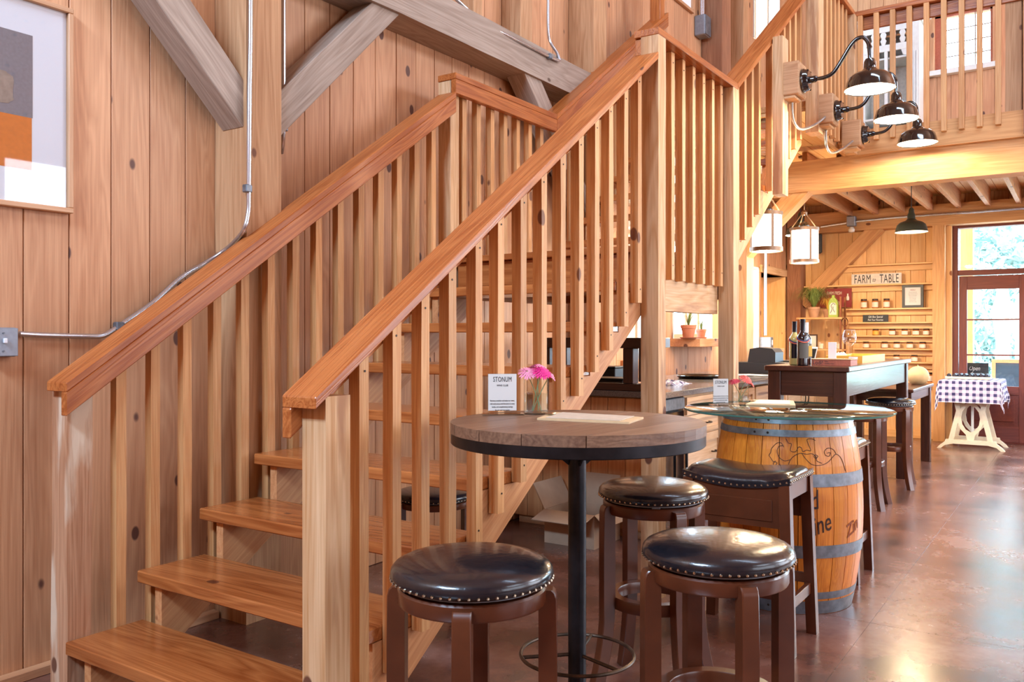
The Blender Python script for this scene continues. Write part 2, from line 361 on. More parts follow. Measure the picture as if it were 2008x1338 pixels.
def tube(bm, pts, r, n=10, closed=False, square=False):
    pts = [Vector(p) for p in pts]; rings = []; m = len(pts)
    up = Vector((0, 0, 1))
    prev = None
    for i, p in enumerate(pts):
        if closed: t = (pts[(i+1) % m]-pts[i-1]).normalized()
        else: t = (pts[min(i+1, m-1)]-pts[max(i-1, 0)]).normalized()
        if prev is None:
            a = up if abs(t.dot(up)) < 0.95 else Vector((1, 0, 0))
            u = t.cross(a).normalized()
        else:
            u = (prev - t*prev.dot(t)).normalized()
        prev = u; v = t.cross(u)
        rr = r[i] if isinstance(r, (list, tuple)) else r
        rings.append([bm.verts.new(p+(u*math.cos(2*PI*k/n)+v*math.sin(2*PI*k/n))*rr) for k in range(n)])
    rg = list(zip(rings, rings[1:])) + ([(rings[-1], rings[0])] if closed else [])
    for a, b in rg:
        for k in range(n):
            bm.faces.new((a[k], a[(k+1) % n], b[(k+1) % n], b[k]))
    if not closed:
        bm.faces.new(rings[0][::-1]); bm.faces.new(rings[-1])
    return bm
def smoothpath(pts, n=6, closed=False):
    P = [Vector(p) for p in pts]; out = []; m = len(P)
    rng = range(m if closed else m-1)
    for i in rng:
        p0 = P[i-1] if (closed or i > 0) else P[i]; p1 = P[i]; p2 = P[(i+1) % m]; p3 = P[(i+2) % m] if (closed or i+2 < m) else P[(i+1) % m]
        for k in range(n):
            t = k/n
            out.append(0.5*((2*p1)+(p2-p0)*t+(2*p0-5*p1+4*p2-p3)*t*t+(3*p1-p0-3*p2+p3)*t**3))
    if not closed: out.append(P[-1])
    return out
def prism(bm, poly, axis, a, b):
    """extrude a 2-D polygon along an axis between a and b; poly in the two other axes (cyclic order x,y,z minus axis)"""
    def mk(u, v, c):
        return {'x': (c, u, v), 'y': (u, c, v), 'z': (u, v, c)}[axis]
    A = [bm.verts.new(mk(u, v, a)) for u, v in poly]; Bv = [bm.verts.new(mk(u, v, b)) for u, v in poly]  # vertices at both ends of the extrusion
    n = len(poly)
    bm.faces.new(A[::-1]); bm.faces.new(Bv)
    for i in range(n): bm.faces.new((A[i], A[(i+1) % n], Bv[(i+1) % n], Bv[i]))
    return bm
_bc = {}
def beam(name, p0, p1, w, h, mat, parent=None, up=(0, 0, 1), bevel=0.003, plumb=False, rough=0.0):
    """timber between two points; local X is the length (and the grain), w along local y, h along local z"""
    p0, p1 = Vector(p0), Vector(p1); d = p1-p0; L = d.length; x = d.normalized(); up = Vector(up)
    y = up.cross(x)
    if y.length < 1e-4: y = Vector((1, 0, 0)).cross(x)
    y.normalize(); z = x.cross(y)
    sh = 0.0
    if plumb: sh = x.z/math.hypot(x.x, x.y)
    key = (round(L, 4), w, h, bevel, round(sh, 4), mat, name) if not rough else None
    if key is not None and key in _bc: me = _bc[key]; nm = True
    else:
        bm = B()
        if rough:
            n = max(2, int(L/0.25)); rings = []
            for i in range(n+1):
                xx = L*i/n; rings.append([bm.verts.new((xx, sy*w/2+random.uniform(-rough, rough), sz*h/2+random.uniform(-rough, rough))) for sy, sz in ((-1, -1), (1, -1), (1, 1), (-1, 1))])
            for a, b in zip(rings, rings[1:]):
                for k in range(4): bm.faces.new((a[k], a[(k+1) % 4], b[(k+1) % 4], b[k]))
            bm.faces.new(rings[0][::-1]); bm.faces.new(rings[-1])
        else:
            box(bm, 0, L, -w/2, w/2, -h/2, h/2, bevel)
        if sh:
            for v in bm.verts: v.co.x += v.co.z*sh
        bmesh.ops.recalc_face_normals(bm, faces=bm.faces)
        me = bpy.data.meshes.new(name); bm.to_mesh(me); bm.free(); me.materials.append(M[mat]); 
        if key is not None: _bc[key] = me
    o = bpy.data.objects.new(name, me); COL.objects.link(o)
    o.matrix_basis = Matrix(((x.x, y.x, z.x, p0.x), (x.y, y.y, z.y, p0.y), (x.z, y.z, z.z, p0.z), (0, 0, 0, 1)))
    return attach(o, parent)
def stick(name, x0, x1, y0, y1, z0, z1, mat, parent=None, bevel=0.003, rough=0.0):
    """upright timber filling a box, grain vertical"""
    return beam(name, ((x0+x1)/2, (y0+y1)/2, z0), ((x0+x1)/2, (y0+y1)/2, z1), y1-y0, x1-x0, mat, parent, up=(1, 0, 0), bevel=bevel, rough=rough)
def lie_x(name, x0, x1, y0, y1, z0, z1, mat, parent=None, bevel=0.003, rough=0.0):
    return beam(name, (x0, (y0+y1)/2, (z0+z1)/2), (x1, (y0+y1)/2, (z0+z1)/2), y1-y0, z1-z0, mat, parent, bevel=bevel, rough=rough)
def lie_y(name, x0, x1, y0, y1, z0, z1, mat, parent=None, bevel=0.003, rough=0.0):
    return beam(name, ((x0+x1)/2, y0, (z0+z1)/2), ((x0+x1)/2, y1, (z0+z1)/2), x1-x0, z1-z0, mat, parent, bevel=bevel, rough=rough)
def frame_at(origin, xdir, ydir):
    x = Vector(xdir).normalized(); y = Vector(ydir); y = (y-x*y.dot(x)).normalized(); z = x.cross(y); o = Vector(origin)
    return Matrix(((x.x, y.x, z.x, o.x), (x.y, y.y, z.y, o.y), (x.z, y.z, z.z, o.z), (0, 0, 0, 1)))
def text(name, s, size, mtx, mat, parent=None, xs=1.0, shear=0.0, ext=0.0006, align='LEFT', wrapfn=None, local=False, space=1.0, bold=0.0):
    cu = bpy.data.curves.new('lettering_curve', 'FONT'); cu.body = s; cu.size = size; cu.extrude = ext; cu.align_x = align
    cu.shear = shear; cu.space_character = space; cu.resolution_u = 3; cu.offset = bold
    t = bpy.data.objects.new('lettering_tmp', cu); COL.objects.link(t)
    bpy.context.view_layer.update()
    me = bpy.data.meshes.new_from_object(t.evaluated_get(bpy.context.evaluated_depsgraph_get()))
    bpy.data.objects.remove(t); bpy.data.curves.remove(cu)
    for v in me.vertices:
        v.co.x *= xs
        if wrapfn: v.co = wrapfn(v.co)
    me.materials.clear(); me.materials.append(M[mat]); me.name = name
    o = bpy.data.objects.new(name, me); COL.objects.link(o)
    if mtx is not None: o.matrix_basis = mtx
    if parent is not None:
        if local: o.parent = parent
        else: attach(o, parent)
    return o
def rect_minus(r, holes, eps=1e-4):
    rs = [r]
    for h in holes:
        out = []
        for a in rs:
            x0, x1, z0, z1 = a; hx0, hx1, hz0, hz1 = h
            if hx0 >= x1-eps or hx1 <= x0+eps or hz0 >= z1-eps or hz1 <= z0+eps: out.append(a); continue
            if z0 < hz0: out.append((x0, x1, z0, hz0))
            if hz1 < z1: out.append((x0, x1, hz1, z1))
            m0, m1 = max(z0, hz0), min(z1, hz1)
            if x0 < hx0: out.append((x0, hx0, m0, m1))
            if hx1 < x1: out.append((hx1, x1, m0, m1))
        rs = out
    return rs

# ============================================================ THE SETTING
YL, XB, YR, XN, ZC = 3.215, 11.30, -5.0, -3.0, 6.4
fl = obj('floor', box(B(), XN-0.3, XB+0.3, YR-0.3, 3.6, -0.12, -0.0025), 'concrete'); tag(fl, kind='structure')
xs = [XN-0.3, -0.87, 1.53, 3.93, 6.33, 8.73, XB+0.3]; ys = [YR-0.3, -4.02, -1.62, 0.78, 3.6]
for i in range(len(xs)-1):
    for j in range(len(ys)-1):
        g = 0.0012
        obj('slab', box(B(), xs[i]+g, xs[i+1]-g, ys[j]+g, ys[j+1]-g, -0.02, 0.0), 'concrete', fl, local=False)
ce = obj('ceiling', box(B(), XN-0.3, XB+0.3, YR-0.3, 3.6, ZC, ZC+0.1), 'wall_pine'); tag(ce, kind='structure')

def boarded_wall(name, axis, a0, a1, z0, z1, plane, holes, pitch, mat, sgn, off=0.0, thick=0.3):
    """backing with real openings plus separate vertical boards. axis 'x': wall runs along x at y=plane, room on the sgn side"""
    bm = B()
    for r in rect_minus((a0, a1, z0, z1), holes):
        p0, p1 = sorted((plane-sgn*0.022, plane-sgn*thick))
        if axis == 'x': box(bm, r[0], r[1], p0, p1, r[2], r[3])
        else: box(bm, p0, p1, r[0], r[1], r[2], r[3])
    wl = obj(name, bm, mat); tag(wl, kind='structure')
    a = a0+off
    while a < a1:
        b = min(a+pitch, a1)
        for r in rect_minus((a+0.0018, b-0.0018, z0+0.002, z1), holes):
            if r[1]-r[0] < 0.01 or r[3]-r[2] < 0.01: continue
            jit = random.uniform(-0.0012, 0.0012)
            p0, p1 = sorted((plane+jit, plane-sgn*0.021))
            if axis == 'x': stick('board', r[0], r[1], p0, p1, r[2], r[3], mat, wl, bevel=0.002)
            else: stick('board', p0, p1, r[0], r[1], r[2], r[3], mat, wl, bevel=0.002)
        a = b
    return wl
W0 = (6.42, 6.95, 1.04, 2.20); W1 = (7.42, 8.42, 1.22, 2.30); W2 = (9.05, 9.93, 1.10, 2.05); W3 = (9.75, 10.75, 4.72, 6.0); NICHE = (10.05, 10.98, 0.0, 2.0)
boarded_wall('wall_left', 'x', 0.05, XB+0.02, 0.0, ZC, YL, [W0, W1, W2, W3, NICHE], 0.1685, 'wall_pine', -1, off=0.0)
near = obj('wall_near', B(), 'wall_pine')
bm = B()
for r in rect_minus((YR-0.3, 3.6, 0, ZC), []): box(bm, XN-0.3, XN, r[0], r[1], r[2], r[3])
bpy.data.objects.remove(near); near = obj('wall_near', bm, 'wall_pine'); tag(near, kind='structure')
bm = B()
for r in rect_minus((XN, 0.05, 0, ZC), []): box(bm, r[0], r[1], YL, YL+0.3, r[2], r[3])
x = obj('wall_left_near', bm, 'wall_pine'); tag(x, kind='structure')
bm = B()
for r in rect_minus((XN-0.3, XB+0.3, 0, ZC), []): box(bm, r[0], r[1], YR-0.3, YR, r[2], r[3])
x = obj('wall_right', bm, 'wall_pine'); tag(x, kind='structure')
DOOR = (-0.42, 1.335, 0.0, 2.60); LW = (0.905, 1.52, 4.41, 5.12); BW = (-4.2, -1.6, 0.8, 2.6)  # BW: assumed opening out of view, lets in sky light
boarded_wall('wall_back', 'y', YR, YL, 0.0, 2.75, XB, [DOOR, BW], 0.168, 'back_pine', -1, off=0.06)
boarded_wall('wall_back_loft', 'y', YR, YL, 2.75, ZC, XB, [LW], 0.150, 'wall_pine', -1, off=0.04)
# windows of the left wall: frame, sill, panes
def side_window(n, r, sill=True, mull=2, proj=0.30):
    x0, x1, z0, z1 = r; s = setting('window_%d' % n, ((x0+x1)/2, YL, z0))
    fr = B(); t = 0.045
    y0, y1 = YL+0.13, YL+0.18
    for a in ((x0, x0+t, z0, z1), (x1-t, x1, z0, z1), (x0, x1, z0, z0+t), (x0, x1, z1-t, z1)): box(fr, a[0], a[1], y0, y1, a[2], a[3])
    obj('window_frame', fr, 'frame_wood', s, local=False)
    rv = B()
    box(rv, x0-0.001, x0+0.018, YL-0.012, YL+0.19, z0, z1); box(rv, x1-0.018, x1+0.001, YL-0.012, YL+0.19, z0, z1); box(rv, x0, x1, YL-0.012, YL+0.19, z1-0.018, z1)
    obj('jamb', rv, 'white_paint', s, local=False)
    for i in range(mull):
        xm = x0+(x1-x0)*(i+1)/(mull+1)
        stick('mullion', xm-0.014, xm+0.014, y0+0.005, y1-0.005, z0+t, z1-t, 'frame_wood', s)
    for i in range(mull+1):
        xa = x0+(x1-x0)*i/(mull+1); xb = x0+(x1-x0)*(i+1)/(mull+1)
        obj('pane', box(B(), xa+0.012, xb-0.012, y0+0.02, y0+0.024, z0+t, z1-t), 'pane', s, local=False)
    if sill: lie_x('sill', x0-0.06, x1+0.04, YL-proj, YL+0.19, z0-0.075, z0, 'wall_pine', s)
    return s
side_window(5, W0, mull=1, proj=0.03); side_window(1, W1); side_window(2, W2); side_window(3, W3, sill=False, mull=1)
# plain outer reveal shell for the niche (a cooler door recess in the left wall)
nd = setting('door_2', (10.5, YL, 0))
for i in range(6): stick('board', 10.05+0.155*i, 10.20+0.155*i, YL+0.27, YL+0.29, 0, 2.0, 'back_pine', nd)
lie_x('lintel', 9.99, 11.0, YL-0.03, YL+0.26, 2.0, 2.09, 'newel', nd)
stick('jamb', 10.97, 11.0, YL-0.01, YL+0.26, 0, 2.0, 'back_pine', nd)
# loft gable window with its grid
s = setting('window_4', (XB, 1.2, LW[2]))
fr = B(); t = 0.11
for a in ((LW[0], LW[0]+0.03, LW[2], LW[3]), (LW[1]-t, LW[1], LW[2], LW[3]), (LW[0], LW[1], LW[2], LW[2]+0.03), (LW[0], LW[1], LW[3]-0.04, LW[3])): box(fr, XB+0.08, XB+0.12, a[0], a[1], a[2], a[3])
obj('window_frame', fr, 'board_brown', s, local=False)
gy0, gy1, gz0, gz1 = LW[0]+0.03, LW[1]-t, LW[2]+0.03, LW[3]-0.04
for i in range(1, 4):
    zz = gz0+(gz1-gz0)*i/4; lie_y('muntin', XB+0.09, XB+0.105, gy0, gy1, zz-0.005, zz+0.005, 'grey_timber', s, bevel=0)
for i in range(1, 3):
    yy = gy0+(gy1-gy0)*i/3; stick('muntin', XB+0.09, XB+0.105, yy-0.006, yy+0.006, gz0, gz1, 'grey_timber', s, bevel=0)
for i in range(3):
    for j in range(4):
        obj('pane', box(B(), XB+0.096, XB+0.099, gy0+(gy1-gy0)*i/3, gy0+(gy1-gy0)*(i+1)/3, gz0+(gz1-gz0)*j/4, gz0+(gz1-gz0)*(j+1)/4), 'pane', s, local=False)
lie_y('sill', XB-0.10, XB+0.1, LW[0]-0.05, LW[1]+0.05, LW[2]-0.06, LW[2], 'white_paint', s)
stick('casing', XB-0.03, XB, LW[1], LW[1]+0.09, LW[2]-0.06, LW[3]+0.1, 'wall_pine', s)
stick('casing', XB-0.03, XB, LW[0]-0.09, LW[0], LW[2]-0.06, LW[3]+0.1, 'wall_pine', s)

# entrance: double glazed door with transom
d1 = setting('door_1', (XB, 0.45, 0))
stick('casing', XB-0.06, XB+0.02, 1.325, 1.385, 0, 2.64, 'back_pine', d1)
lie_y('casing', XB-0.06, XB+0.02, -0.5, 1.325, 2.60, 2.64, 'back_pine', d1)
stick('jamb', XB+0.0, XB+0.14, 1.265, 1.323, 0, 2.60, 'door_red', d1)
lie_y('head_jamb', XB+0.0, XB+0.14, -0.42, 1.265, 2.52, 2.60, 'door_red', d1)
lie_y('transom_bar', XB-0.005, XB+0.12, -0.42, 1.265, 1.96, 2.02, 'door_red', d1)
obj('pane', box(B(), XB+0.05, XB+0.054, -0.42, 1.265, 2.02, 2.52), 'pane', d1, local=False)
for k, (ya, yb) in enumerate(((0.53, 1.258), (-0.415, 0.525))):
    leaf_x0, leaf_x1 = XB+0.02, XB+0.065
    stick('stile', leaf_x0, leaf_x1, yb-0.085, yb, 0.012, 1.95, 'door_red', d1); stick('stile', leaf_x0, leaf_x1, ya, ya+0.115, 0.012, 1.95, 'door_red', d1)
    lie_y('rail', leaf_x0, leaf_x1, ya+0.115, yb-0.085, 1.79, 1.95, 'door_red', d1)
    lie_y('rail', leaf_x0, leaf_x1, ya+0.115, yb-0.085, 0.56, 0.66, 'door_red', d1)
    lie_y('rail', leaf_x0, leaf_x1, ya+0.115, yb-0.085, 0.012, 0.20, 'door_red', d1)
    obj('door_panel', box(B(), leaf_x0+0.014, leaf_x1-0.014, ya+0.115, yb-0.085, 0.20, 0.56), 'door_red', d1, local=False)
    obj('door_panel', box(B(), leaf_x0+0.004, leaf_x1-0.004, ya+0.16, yb-0.13, 0.25, 0.51, 0.006), 'door_red', d1, local=False)
    for z0_, z1_ in ((0.66, 1.01), (1.03, 1.425), (1.445, 1.79)): obj('pane', box(B(), XB+0.04, XB+0.044, ya+0.115, yb-0.085, z0_, z1_), 'pane', d1, local=False)
    for zz in (1.02, 1.435): lie_y('muntin', XB+0.03, XB+0.055, ya+0.115, yb-0.085, zz-0.009, zz+0.009, 'door_red', d1, bevel=0)
lie_y('threshold', XB-0.02, XB+0.2, -0.42, 1.32, 0, 0.012, 'door_red', d1)
tr = lie_y('baseboard_back', XB-0.02, XB, 1.52, 3.2, 0.0, 0.09, 'back_pine'); tag(tr, kind='structure')
tr = lie_x('baseboard_left', 0.06, 2.38, YL-0.045, YL-0.002, 0.0, 0.035, 'wall_pine'); tag(tr, kind='structure')

# ------------------------------------------------------------ loft and its timbers
lf = obj('floor_loft', box(B(), 7.69, XB, YR, YL, 2.955, 3.0), 'loft_beam'); tag(lf, kind='structure')
yy = YR
while yy < YL-0.05:
    lie_x('board', 7.70, XB-0.01, yy+0.002, min(yy+0.148, YL-0.002), 2.925, 2.954, 'back_pine', lf, bevel=0.002); yy += 0.15
lf2 = obj('floor_walkway', box(B(), 6.47, 7.69, 1.70, YL, 2.955, 3.0), 'loft_beam'); tag(lf2, kind='structure')
yy = 1.70
while yy < YL-0.05:
    lie_x('board', 6.48, 7.69, yy+0.002, min(yy+0.148, YL-0.002), 2.925, 2.954, 'back_pine', lf2, bevel=0.002); yy += 0.15
def timber(o, name, label, cat): o.name = name; return tag(o, label, cat)
timber(lie_y('timber_beam', 7.70, 7.90, YR+0.0, 2.62, 2.525, 2.80, 'loft_beam', rough=0.002), 'timber_beam', 'massive sawn timber beam under the loft railing, lit by the gooseneck lamps', 'beam')
timber(lie_y('rim_board', 7.66, 7.70, YR, 1.70, 2.79, 3.0, 'loft_beam', rough=0.001), 'rim_board', 'wide wooden rim board below the loft balusters, above the massive beam', 'board')
timber(beam('timber_brace', (7.80, 2.68, 2.0), (7.80, 2.06, 2.62), 0.16, 0.15, 'loft_beam', up=(0, 0, 1)), 'timber_brace', 'diagonal timber knee brace under the left end of the loft beam, behind the lanterns', 'brace')
timber(stick('timber_post', 7.70, 7.90, 2.60, 2.80, 0.909, 2.95, 'post', rough=0.002), 'timber_post', 'timber post holding the loft beam, mostly hidden behind the landing post', 'post')
ORD = ['first', 'second', 'third', 'fourth', 'fifth', 'sixth', 'seventh', 'eighth', 'ninth', 'tenth', 'eleventh', 'twelfth', 'thirteenth', 'fourteenth', 'fifteenth']
for k in range(14):
    yy = 2.41-0.30*k
    tag(lie_x('ceiling_joist', 7.91, 11.11, yy, yy+0.045, 2.73, 2.922, 'wall_pine', bevel=0.002), '%s pale joist under the loft, counted from the left end of the big beam' % ORD[k], 'joist', 'joists under the loft')
timber(lie_y('timber_beam', 11.12, XB, YR, 3.0, 2.55, 2.80, 'loft_beam', rough=0.002), 'timber_beam', 'timber beam along the top of the shelf wall and above the door', 'beam')
timber(stick('timber_post', 11.12, XB, 1.385, 1.515, 0, 2.55, 'loft_beam', rough=0.0015), 'timber_post', 'timber post between the jar shelves and the glazed door', 'post')
timber(stick('timber_post', 11.05, XB-0.01, 3.03, 3.20, 0, 2.92, 'dark_post', rough=0.0015), 'timber_post', 'brown timber post in the far corner left of the jar shelves', 'post')
timber(beam('timber_brace', (11.22, 3.05, 1.66), (11.22, 2.12, 2.60), 0.14, 0.16, 'loft_beam', up=(0, 0, 1)), 'timber_brace', 'diagonal timber brace on the shelf wall above the plants', 'brace')
# big timber frame on the left wall
timber(stick('timber_post', 2.39, 2.58, 3.0, 3.212, 0, ZC, 'post', rough=0.002), 'timber_post', 'tall timber wall post behind the left handrail, with conduit down its front', 'post')
timber(stick('timber_post', 5.50, 5.70, 3.0, 3.212, 0, ZC, 'post', rough=0.002), 'timber_post', 'cracked timber wall post at the far end of the grey beam', 'post')
timber(stick('timber_post', 8.15, 8.40, 3.0, 3.212, 2.3, ZC, 'dark_post', rough=0.002), 'timber_post', 'brown timber wall post right of the small electrical box', 'post')
timber(stick('timber_post', 8.78, 8.93, 3.0, 3.212, 2.3, ZC, 'post', rough=0.002), 'timber_post', 'timber wall stud just left of the upper side window', 'post')
timber(stick('wall_stud', 4.16, 4.25, 3.10, 3.212, 3.17, ZC, 'post'), 'wall_stud', 'left of the two short wall studs standing on the grey beam', 'stud')
timber(stick('wall_stud', 4.62, 4.76, 3.06, 3.212, 3.17, ZC, 'post'), 'wall_stud', 'right of the two short wall studs standing on the grey beam', 'stud')
timber(lie_x('timber_beam', 2.57, 5.51, 3.0, 3.212, 2.95, 3.165, 'grey_timber', rough=0.002), 'timber_beam', 'weathered grey beam across the left wall above the stairs', 'beam')
timber(beam('timber_brace', (1.35, 3.09, 3.292), (2.44, 3.09, 2.202), 0.14, 0.145, 'grey_timber'), 'timber_brace', 'grey diagonal brace running down to the tall post near the framed picture', 'brace')
timber(beam('timber_brace', (2.53, 3.09, 2.19), (3.42, 3.09, 3.08), 0.14, 0.145, 'grey_timber'), 'timber_brace', 'pale diagonal brace rising from the tall post to the left end of the grey beam', 'brace')
timber(beam('timber_brace', (4.58, 3.09, 3.08), (5.56, 3.09, 2.10), 0.14, 0.145, 'grey_timber'), 'timber_brace', 'short pale brace under the far end of the grey beam behind the landing rail', 'brace')
timber(beam('timber_brace', (7.74, 1.68, 4.6), (9.3, 2.9, 6.2), 0.14, 0.14, 'grey_timber'), 'timber_brace', 'pale roof brace above the corner of the loft railing', 'brace')
timber(stick('timber_post', 7.70, 7.86, 0.42, 0.53, 3.0, ZC, 'post', rough=0.0015), 'timber_post', 'timber post rising through the loft railing right of the gable window', 'post')
timber(stick('timber_post', 7.62, 7.90, 0.16, 0.405, 2.81, ZC, 'dark_post', rough=0.0015), 'timber_post', 'large brown timber post at the right edge of the loft railing', 'post')

# ------------------------------------------------------------ conduits and boxes on the left wall
def conduit(pts, label, r=0.0105, clips=()):
    o = obj('conduit', tube(B(), smoothpath(pts, 5), r, 10), 'conduit', smooth=True); tag(o, label, 'conduit')
    for i, c in enumerate(clips):
        c = Vector(c); bm = B(); cbox(bm, (0, 0, 0), (0.034, 0.03, 0.034), 0.004); obj('coupling', bm, 'galv', o, local=False, world=Matrix.Translation(c))
    return o
pl = lambda px, py, Y=3.196: onY(px, py, Y)
conduit([pl(38, 655), pl(70, 657), pl(110, 658.5), pl(170, 660), pl(200, 659), pl(222, 648), pl(245, 632), pl(300, 594), pl(355, 545), pl(400, 518), pl(440, 492, 3.15), pl(466, 468, 3.05), pl(480, 447, 2.985), pl(487, 415, 2.982), pl(488, 370, 2.982), pl(489, 200, 2.982), onY(491, 60, 2.982), onY(491.5, -60, 2.982)],
        'thin steel conduit climbing from the light switch above the left handrail to the tall post', clips=(pl(233, 640), onY(485, 370, 2.985)))
c0 = onY(556, -30, 3.06); c1 = onY(556, 250, 3.06)
conduit([c0, (c0+c1)/2, c1, onY(552, 300, 3.12)], 'bright vertical conduit on the right side of the tall post', clips=(c1,))
conduit([onY(888, -8, 3.05), onY(912, 14, 3.03), onY(935, 35, 3.03), onY(960, 52, 3.02), onY(1000, 72, 3.0), onY(1050, 97, 2.99), onY(1084, 114, 2.985), onY(1097, 119, 2.985)], 'conduit lying along the top of the weathered grey beam', clips=(onY(965, 55, 3.02), onY(1078, 111, 2.985)))
conduit([onY(1075, -20, 3.05), onY(1075, 55, 3.05), onY(1079, 82, 3.03), onY(1092, 103, 3.0), onY(1098, 118, 2.985)], 'vertical conduit dropping onto the far end of the grey beam')
t = thing('light_switch', 'grey steel light switch box on the left board wall', 'switch', (1.48, YL, 1.226))
obj('box', box(B(), -0.055, 0.045, -0.045, 0.0, -0.052, 0.052, 0.006), 'box_grey', t)
obj('cover_plate', box(B(), -0.055, 0.045, -0.050, -0.0455, -0.050, 0.050, 0.002), 'box_grey', t)
obj('toggle', box(B(), -0.008, 0.004, -0.062, -0.05, -0.004, 0.014, 0.002), 'gloss_white', t)
for z in (-0.032, 0.032): obj('screw', cyl(B(), (0, 0, 0), 0.0035, 0.002, 10), 'galv', t, local=False, world=Matrix.Translation((1.475, YL-0.052, 1.226+z)) @ Matrix.Rotation(PI/2, 4, 'X'))
bx = onY(1385, 75, 3.14)
t = thing('electrical_box', 'small grey electrical box high on the far left wall with two conduits', 'electrical box', (bx.x, YL, bx.z))
obj('box', box(B(), -0.13, 0.02, -0.11, 0.0, 0.0, 0.20, 0.008), 'box_grey', t)
obj('cover', box(B(), -0.125, 0.015, -0.118, -0.1105, 0.005, 0.195, 0.002), 'galv', t)
for dx in (-0.07, -0.02): obj('pipe', tube(B(), [(dx, -0.05, 0.2), (dx, -0.05, 0.9), (dx, -0.05, 1.5)], 0.014, 8), 'conduit', t, smooth=True)
# pipe under the loft, and its junction box
pp = [(11.05, 2.78, 2.62), (11.05, 2.3, 2.66), (11.05, 1.9, 2.67), (11.05, 0.0, 2.67), (11.05, -4.5, 2.67)]
o = obj('conduit', tube(B(), pp, 0.016, 8), 'conduit', smooth=True); tag(o, 'long steel conduit under the loft joists above the shelf wall', 'conduit')
obj('junction_box', box(B(), 11.0, 11.1, 2.36, 2.46, 2.60, 2.72, 0.006), 'box_grey', o)
obj('junction_lamp', lathe(B(), [(0, 0), (0.035, 0.01), (0.04, 0.04), (0.02, 0.07), (0, 0.07)], 12, 11.05, 2.41, 2.52), 'white_enamel', o)

# ============================================================ THE STAIRS
TX, TR, TG = 1.567, 0.187, 0.268          # first nosing, riser, going
YO, YI = 1.765, 2.93                      # outer (right) and inner (left) line of the flight
SL = TR/TG
def railz(x): return 1.088+0.698*(x-1.55)
st = thing('staircase', 'lower flight of open wooden stairs rising from the floor to the landing', 'staircase', (TX, (YO+YI)/2, 0))
for n in range(1, 9):
    x0 = TX+(n-1)*TG
    lie_y('tread', x0, x0+0.292, YO, YI, n*TR-0.045, n*TR, 'tread', st, bevel=0.004)
def sawtooth(y0, y1):
    top = [(TX+0.03, 0.0)]
    for n in range(1, 9):
        top += [(TX+0.03+(n-1)*TG, n*TR-0.0455), (TX+0.03+n*TG, n*TR-0.0455)]
    xe = TX+0.03+8*TG
    low = [(xe, 0.187+SL*(xe-TX)-0.335), (TX+0.213, 0.0)]
    poly = top+low
    return poly
poly = sawtooth(0, 0)
for y0, y1 in ((YO+0.0005, YO+0.042), (2.82, 2.86)):
    bm = B(); L = Vector((1, 0, SL)).normalized(); th = math.atan(SL)
    # built in a frame whose X runs up the slope so that the grain does too
    R = Matrix.Rotation(th, 4, 'Y'); Ri = Matrix.Rotation(-th, 4, 'Y')
    prism(bm, poly, 'y', y0, y1)
    for v in bm.verts: v.co = R @ (v.co-Vector((TX, 0, 0)))
    obj('stringer', bm, 'stringer', st, local=False, world=Matrix.Translation((TX, 0, 0)) @ Ri)
BALX = [1.765, 1.906, 2.039, 2.176, 2.324, 2.455, 2.601, 2.745, 2.887, 3.033, 3.169, 3.298, 3.445, 3.585]
def nose(x): return 0.187+SL*(x-TX)
def nailed(b, x, z0, z1):
    for z in (z1-0.045, z0+0.07):
        o = obj('nail', _nail[0], None, None); o.matrix_basis = Matrix.Translation((x+0.019+random.uniform(-.004, .004), 1.7213, z+random.uniform(-.01, .01))) @ Matrix.Rotation(PI/2, 4, 'X'); attach(o, b)
_bm = cyl(B(), (0, 0, 0), .0036, .0012, 8); bmesh.ops.recalc_face_normals(_bm, faces=_bm.faces); _nail = [bpy.data.meshes.new('nail')]; _bm.to_mesh(_nail[0]); _bm.free(); _nail[0].materials.append(M['iron'])
for x in BALX:
    z0 = nose(x)-0.20+random.uniform(-0.012, 0.012); dx = 0.039
    b = stick('baluster', x, x+dx, 1.722, 1.762, max(z0, 0.02) if x > 1.8 else 0.02, railz(x+dx/2)-0.052, 'baluster', st, bevel=0.002, rough=0.0012)
    nailed(b, x, max(z0, 0.02), railz(x+dx/2)-0.052)
for k in range(14):
    x = 1.758+0.1385*k
    stick('baluster', x, x+0.038, 2.935, 2.973, max(nose(x)-0.30, 0.01), railz(x+0.019)-0.05, 'baluster', st, bevel=0.002, rough=0.0012)
stick('newel_post', 1.59, 1.68, 1.675, 1.764, 0, railz(1.6)-0.036, 'newel', st, rough=0.0015)
stick('newel_post', 1.575, 1.665, 2.932, 3.035, 0, railz(1.6)-0.036, 'weathered', st, rough=0.004)
X0r, X1r = 1.55, 3.735
def rail(y0, y1, yb0, yb1, xa, xb, zfun, parent):
    th = 0.034; dd = 0.082; c = math.cos(math.atan(0.698))
    za, zb = zfun(xa), zfun(xb)
    beam('rail_cap', (xa, (y0+y1)/2, za-th/2), (xb, (y0+y1)/2, zb-th/2), y1-y0, th*c, 'rail', parent, bevel=0.003, plumb=True)
    beam('rail_board', (xa, (yb0+yb1)/2, za-th-dd/2), (xb, (yb0+yb1)/2, zb-th-dd/2), yb1-yb0, dd*c, 'rail', parent, bevel=0.003, plumb=True)
rail(1.67, 1.80, 1.7655, 1.80, X0r, 3.70, railz, st)
rail(2.89, 3.02, 2.89, 2.925, X0r, 3.72, railz, st)
